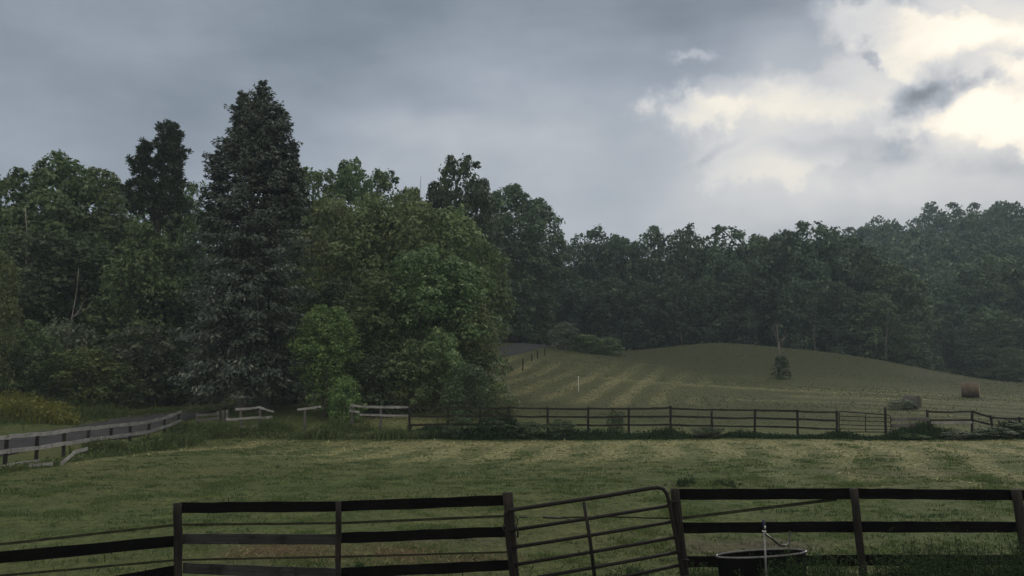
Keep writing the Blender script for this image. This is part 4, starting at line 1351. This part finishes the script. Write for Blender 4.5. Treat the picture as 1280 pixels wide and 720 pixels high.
def tall_mesh(TP, nm, mat, lab):
    xs = np.concatenate([q[0] for q in TP])
    yy = np.concatenate([q[1] for q in TP])
    hh = np.concatenate([q[2] for q in TP])
    nb = 3
    xs, yy, hh = np.repeat(xs, nb) + rng.normal(0, .06, len(xs) * nb), np.repeat(yy, nb) + rng.normal(0, .06, len(yy) * nb), np.repeat(hh, nb) * rng.uniform(.5, 1.15, len(hh) * nb)
    v, f = blades(np.stack([xs, yy, hts(xs, yy) - 0.02], 1), hh, 0.03 + 0.03 * hh, 0.35, rng)
    # seed heads and leaves near the tips
    q = rng.random(len(xs)) < 0.3
    tp_ = np.stack([xs[q], yy[q], hts(xs[q], yy[q]) + hh[q] * rng.uniform(.5, 1.0, q.sum())], 1) + rng.normal(0, .05, (q.sum(), 3))
    v2, f2 = leaf_geo(tp_, rng.normal(size=(len(tp_), 3)) + np.array([0, -.2, .6]), rng.uniform(.08, .2, len(tp_)), .45, None, rng)
    v, f = join([(v, f), (v2, f2)])
    tag(link(nm, np_mesh(nm, v, f, M[mat])), lab, 'grass', kind='stuff')
tall_mesh(TG, 'tall_grass', 'grass_tall', 'uncut tall grass growing along the roadside fence and below the spruce')
TP.clear()
line_scatter((X(510, 44.7), 44.7), (X(1300, 44.7), 44.7), 15000, 0.35, 0.2, 0.62)
line_scatter((X(510, 45.4), 45.4), (X(640, 45.4), 45.4), 5000, 0.5, 0.4, 1.1)
line_scatter((X(1150, 44.7), 44.7), (X(1300, 44.7), 44.7), 6000, 0.35, 0.4, 0.9)
tall_mesh(TP, 'undergrowth', 'weed', 'dark weedy undergrowth along the foot of the far fence')
# goldenrod beyond the road
n = 5200
px = rng.uniform(-60, 105, n)
yy = rng.uniform(46.5, 52.5, n)
xs = (px - 640) / 1000 * yy
hh = rng.uniform(0.5, 1.35, n) * np.clip(1.1 - np.abs(px - 20) / 110, 0.25, 1)
v1, f1 = blades(np.stack([xs, yy, hts(xs, yy) - 0.02], 1), hh, np.full(n, 0.05), 0.25, rng)
tops = np.stack([xs, yy, hts(xs, yy) + hh * rng.uniform(.55, 1.0, n)], 1) + rng.normal(0, .06, (n, 3))
v2, f2 = leaf_geo(tops, rng.normal(size=(n, 3)) + np.array([0, 0, .6]), rng.uniform(.12, .26, n), .6, None, rng)
v, f = join([(v1, f1), (v2, f2)])
tag(link('goldenrod', np_mesh('goldenrod', v, f, M['goldenrod'])), 'yellowish goldenrod stand beyond the road at the left edge', 'wildflowers', kind='stuff')

# near leafy weeds round the tank and along the right fence
def weeds(name, spots, label, seed, mat='weed'):
    rng = np.random.default_rng(seed)
    parts = []
    for (px, py, d, wpx, n, leaf) in spots:
        t = W(px, py, d)
        Hh = t[2]
        for i in range(n):
            x = t[0] + rng.normal(0, 1) * wpx * 0.5 * d / 1000
            y = d + rng.normal(0, 0.22)
            z0 = h(x, y)
            k2 = math.exp(-((x - t[0]) / (wpx * .8 * d / 1000)) ** 2)
            hh_ = max(0.05, Hh * k2 * rng.uniform(0.55, 1.1))
            m = int(8 + 26 * hh_)
            s = rng.uniform(0.05, 1, m)
            a = np.arange(m) * 2.4 + rng.uniform(0, 6)
            lx = rng.uniform(-.25, .25) * hh_
            ly = rng.uniform(-.2, .2) * hh_
            c = np.stack([x + lx * s + np.cos(a) * .05, y + ly * s + np.sin(a) * .05, z0 + hh_ * s], 1)
            al = np.stack([np.cos(a), np.sin(a), 0.35 + 0 * a], 1)
            parts.append(leaf_geo(c, np.stack([-.4 * np.cos(a), -.4 * np.sin(a), 1 + 0 * a], 1) + .35 * rng.normal(size=(m, 3)), leaf * (1.15 - .6 * s) * rng.uniform(.6, 1.3, m), .38, al, rng))
            p = np.array([[x - .004, y, z0 - .02], [x + .004, y, z0 - .02], [x + lx + .002, y + ly, z0 + hh_], [x + lx - .002, y + ly, z0 + hh_]])
            parts.append((p, np.array([[0, 1, 2, 3]])))
    v, f = join(parts)
    return tag(link(name, np_mesh(name, v, f, M[mat])), label, 'weeds', kind='stuff')
weeds('weeds', [(1150, 676, 10.8, 30, 200, .075), (1185, 668, 10.8, 30, 200, .075), (1232, 682, 10.7, 50, 300, .075), (1280, 672, 10.7, 34, 240, .075), (1110, 690, 10.8, 50, 200, .075), (1040, 688, 10.1, 34, 200, .075), (1003, 684, 10.0, 30, 220, .07), (970, 700, 9.9, 20, 110, .07),
                (985, 708, 9.9, 40, 110, .08), (885, 703, 11, 32, 110, .075), (930, 716, 10, 40, 70, .08), (1060, 706, 10, 60, 110, .08), (1180, 700, 10, 90, 160, .085), (1140, 655, 11.4, 4, 3, .06)],
      'dark leafy weeds growing round the tank and along the right fence', 55)
weeds('weeds', [(862, 588, 24.5, 10, 10, .14), (850, 596, 24, 16, 20, .12), (905, 598, 24, 26, 24, .12), (445, 704, 13, 22, 60, .08), (790, 700, 12.5, 30, 40, .08)], 'scattered weed clumps growing in the paddock turf behind the near fence', 56)

# seed-headed grass stems at the lower right
n = 500
px = np.concatenate([rng.uniform(1215, 1300, 260), rng.uniform(880, 1300, 240)])
yy = rng.uniform(10.3, 11.6, n)
xs = (px - 640) / 1000 * yy
hh = rng.uniform(.15, .62, n)
hh[260:] *= .65
v, f = blades(np.stack([xs, yy, hts(xs, yy) - .02], 1), hh, np.full(n, .012), .4, rng)
tag(link('grass_stems', np_mesh('grass_stems', v, f, M['weed'])), 'thin dark grass stems standing before the right fence', 'grass', kind='stuff')

# ------------------------------------------------------------------ sky (world)
SUN_AZ, SUN_EL = R(38), R(20)           # azimuth measured from +Y toward +X
wd_ = bpy.data.worlds.new('World')
S.world = wd_
wd_.use_nodes = True
k = N(wd_.node_tree)
tc = k.n('ShaderNodeTexCoord')
D = tc.outputs['Generated']
sp = k.n('ShaderNodeSeparateXYZ')
k.l(D, sp.inputs[0])
az = k.math('ARCTAN2', sp.outputs[0], sp.outputs[1])
el = k.math('ARCSINE', sp.outputs[2])
uv = k.n('ShaderNodeCombineXYZ')
k.l(az, uv.inputs[0])
k.l(el, uv.inputs[1])
uv0 = uv.outputs[0]
def azel(px, py):
    r_ = ray(px, py)
    r_ = r_ / np.linalg.norm(r_)
    return math.atan2(r_[0], r_[1]), math.asin(r_[2])
def warp(base, vec, scale, amt, detail=6):
    nz = k.noise(vec, scale, detail, 0.6)
    vm = k.n('ShaderNodeVectorMath', operation='SUBTRACT')
    k.l(nz.outputs['Color'], vm.inputs[0])
    vm.inputs[1].default_value = (.5, .5, .5)
    v2 = k.n('ShaderNodeVectorMath', operation='MULTIPLY')
    k.l(vm.outputs[0], v2.inputs[0])
    v2.inputs[1].default_value = (amt, amt * 0.7, 0)
    v3 = k.n('ShaderNodeVectorMath', operation='ADD')
    k.l(base, v3.inputs[0])
    k.l(v2.outputs[0], v3.inputs[1])
    return v3.outputs[0]
uvs = warp(uv0, D, 2.6, 0.32, 4)         # soft
uvc = warp(uv0, D, 5.0, 0.34, 9)         # crisp
uvm = warp(uv0, D, 4.2, 0.28, 7)
def blob(vec, px, py, rx, ry, rot, lo, hi, amp):
    a, e = azel(px, py)
    m = k.n('ShaderNodeVectorMath', operation='SUBTRACT')
    k.l(vec, m.inputs[0])
    m.inputs[1].default_value = (a, e, 0)
    mp = k.map(m.outputs[0], rot=(0, 0, R(rot)))
    ml = k.n('ShaderNodeVectorMath', operation='MULTIPLY')
    k.l(mp, ml.inputs[0])
    ml.inputs[1].default_value = (1000.0 / rx, 1000.0 / ry, 0)
    ln = k.n('ShaderNodeVectorMath', operation='LENGTH')
    k.l(ml.outputs[0], ln.inputs[0])
    return k.ss(ln.outputs['Value'], hi, lo, 0.0, amp)     # 1 inside lo, 0 beyond hi
def total(vals):
    t = vals[0]
    for q in vals[1:]:
        t = k.math('ADD', t, q)
    return t
n1 = k.noise(k.map(D, sc=(1, 1, 3.0)), 1.7, 5, 0.55, 0.3).outputs['Fac']
n2 = k.noise(k.map(D, sc=(1, 1, 2.2)), 5.0, 6, 0.6, 0.2).outputs['Fac']
L = total([k.math('MULTIPLY', k.math('SUBTRACT', n1, 0.5), 0.55), k.math('MULTIPLY', k.math('SUBTRACT', n2, 0.5), 0.24), k.math('ADD', 0.26, 0.0),
           blob(uvs, 700, 250, 420, 130, 0, 0.1, 1.3, .20), blob(uvs, 640, 110, 180, 120, 0, 0.1, 1.4, .14), blob(uvs, 20, 170, 240, 60, 0, 0.1, 1.5, .10),
           blob(uvs, 480, 150, 200, 26, 8, 0.1, 1.4, .07), blob(uvs, 980, 190, 330, 120, 0, 0.3, 1.35, .09), blob(uvs, 1130, 150, 300, 200, 0, 0.3, 1.25, .14),
           blob(uvs, 900, 40, 260, 45, 8, 0.2, 1.3, -.07), blob(uvc, 1030, 155, 215, 62, 6, .78, 1.08, .15), blob(uvs, 1060, 235, 260, 60, 4, .2, 1.3, .06), blob(uvm, 1010, 165, 235, 95, 6, .6, 1.15, .04),
           blob(uvs, 1150, 262, 380, 60, 0, .2, 1.3, .05), blob(uvs, 660, 60, 120, 60, 0, .2, 1.3, -.05), blob(uvs, 760, 195, 90, 110, 0, .2, 1.3, -.04)])
Br = total([blob(uvc, 862, 140, 58, 34, 15, .45, 1.02, .26), blob(uvc, 905, 68, 24, 12, 0, .3, 1.2, .24), blob(uvm, 1000, 98, 120, 26, 12, .3, 1.2, .22),
            blob(uvc, 1135, 56, 150, 46, 18, .55, 1.05, .44), blob(uvm, 1130, 60, 110, 34, 18, .4, 1.1, .14), blob(uvm, 1255, 15, 120, 45, 15, .5, 1.15, .42), blob(uvc, 1225, 168, 125, 42, 14, .55, 1.05, .50),
            blob(uvm, 1290, 125, 95, 75, 0, .4, 1.15, .5), blob(uvs, 1130, 240, 170, 26, 3, .2, 1.3, .05)])
Br = k.math('MULTIPLY', Br, k.math('ADD', 0.42, k.math('MULTIPLY', n2, 0.9)))
Dk = total([blob(uvm, 1188, 96, 70, 28, -6, .3, 1.25, .38), blob(uvc, 1078, 95, 18, 10, 20, .2, 1.3, .28), blob(uvm, 1120, 160, 105, 40, 5, .3, 1.3, .17), blob(uvm, 1185, 132, 54, 36, 0, .3, 1.2, .34),
            blob(uvs, 890, 213, 40, 8, 0, .1, 1.5, .13), blob(uvs, 1120, 218, 220, 14, 2, .2, 1.3, .12), blob(uvm, 1275, 65, 46, 18, 10, .2, 1.2, .32)])
Up = k.math('MAXIMUM', k.ss(el, R(27), R(58), 0, 0.82), k.math('MULTIPLY', k.ss(k.math('ABSOLUTE', az), R(52), R(112), 0, 0.75), k.ss(el, R(-2), R(10))))  # unseen sky overhead and behind the viewer, brightened to front-light trees and grass
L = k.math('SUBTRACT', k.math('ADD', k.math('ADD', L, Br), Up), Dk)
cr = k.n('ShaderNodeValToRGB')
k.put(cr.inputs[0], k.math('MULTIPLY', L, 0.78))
els = cr.color_ramp.elements
stops = ((0.0, (.12, .15, .19)), (0.17, (.22, .26, .315)), (0.33, (.36, .405, .47)), (0.47, (.53, .555, .59)), (0.61, (.71, .71, .71)), (0.78, (.98, .92, .80)), (1.0, (1.15, 1.08, .92)))
els[0].position, els[0].color = stops[0][0], c4(stops[0][1])
els[1].position, els[1].color = stops[-1][0], c4(stops[-1][1])
for p_, c_ in stops[1:-1]:
    e_ = els.new(p_)
    e_.color = c4(c_)
# cloud ramp, with its brightened unseen parts, laid over a faint clear sky
sky = k.n('ShaderNodeTexSky', sky_type='NISHITA')
sky.sun_disc = False
sky.sun_elevation = SUN_EL
sky.sun_rotation = SUN_AZ
skyc = k.mix(1.0, sky.outputs[0], (0.1, 0.1, 0.1, 1), 'MULTIPLY')
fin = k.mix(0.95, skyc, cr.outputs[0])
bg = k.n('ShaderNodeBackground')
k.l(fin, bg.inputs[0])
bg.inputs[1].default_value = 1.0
wo = k.n('ShaderNodeOutputWorld')
k.l(bg.outputs[0], wo.inputs[0])

sl = bpy.data.lights.new('sun', 'SUN')
sl.energy = 0.8
sl.angle = R(18)
sl.color = (1.0, 0.92, 0.8)
so = bpy.data.objects.new('sun', sl)
COL.objects.link(so)
dirv = Vector((math.sin(SUN_AZ) * math.cos(SUN_EL), math.cos(SUN_AZ) * math.cos(SUN_EL), math.sin(SUN_EL)))
so.rotation_euler = dirv.to_track_quat('Z', 'Y').to_euler()

# ------------------------------------------------------------------ haze
HAZE = 0.0005
if HAZE:
    mb = MB()
    x0, x1, y0, y1, z0, z1 = -605, 805, -105, 905, float(GZ.min()) - 1.0, float(GZ.max()) + 30
    vs = [(x, y, z) for z in (z0, z1) for (x, y) in ((x0, y0), (x1, y0), (x1, y1), (x0, y1))]
    mb.add(vs, [(3, 2, 1, 0), (4, 5, 6, 7), (0, 1, 5, 4), (1, 2, 6, 5), (2, 3, 7, 6), (3, 0, 4, 7)])
    hm = bpy.data.materials.new('haze')
    hm.use_nodes = True
    k = N(hm.node_tree)
    pv = k.n('ShaderNodeVolumePrincipled')
    pv.inputs['Color'].default_value = (0.68, 0.84, 1.0, 1)
    pv.inputs['Density'].default_value = HAZE
    pv.inputs['Anisotropy'].default_value = 0.0
    o_ = k.n('ShaderNodeOutputMaterial')
    k.l(pv.outputs[0], o_.inputs['Volume'])
    tag(mb.build('haze', hm), 'thin rainy haze over the fields and far trees', 'haze', kind='stuff')

# ------------------------------------------------------------------ render settings
S.render.engine = 'CYCLES'
S.cycles.use_denoising = True
S.cycles.max_bounces = 5
S.cycles.diffuse_bounces = 4
S.cycles.glossy_bounces = 2
S.cycles.transmission_bounces = 3
S.cycles.volume_bounces = 0
S.cycles.transparent_max_bounces = 4
S.view_settings.view_transform = 'Standard'
S.view_settings.look = 'None'
S.view_settings.gamma = 1
S.view_settings.use_curve_mapping = False
S.view_settings.exposure = 0
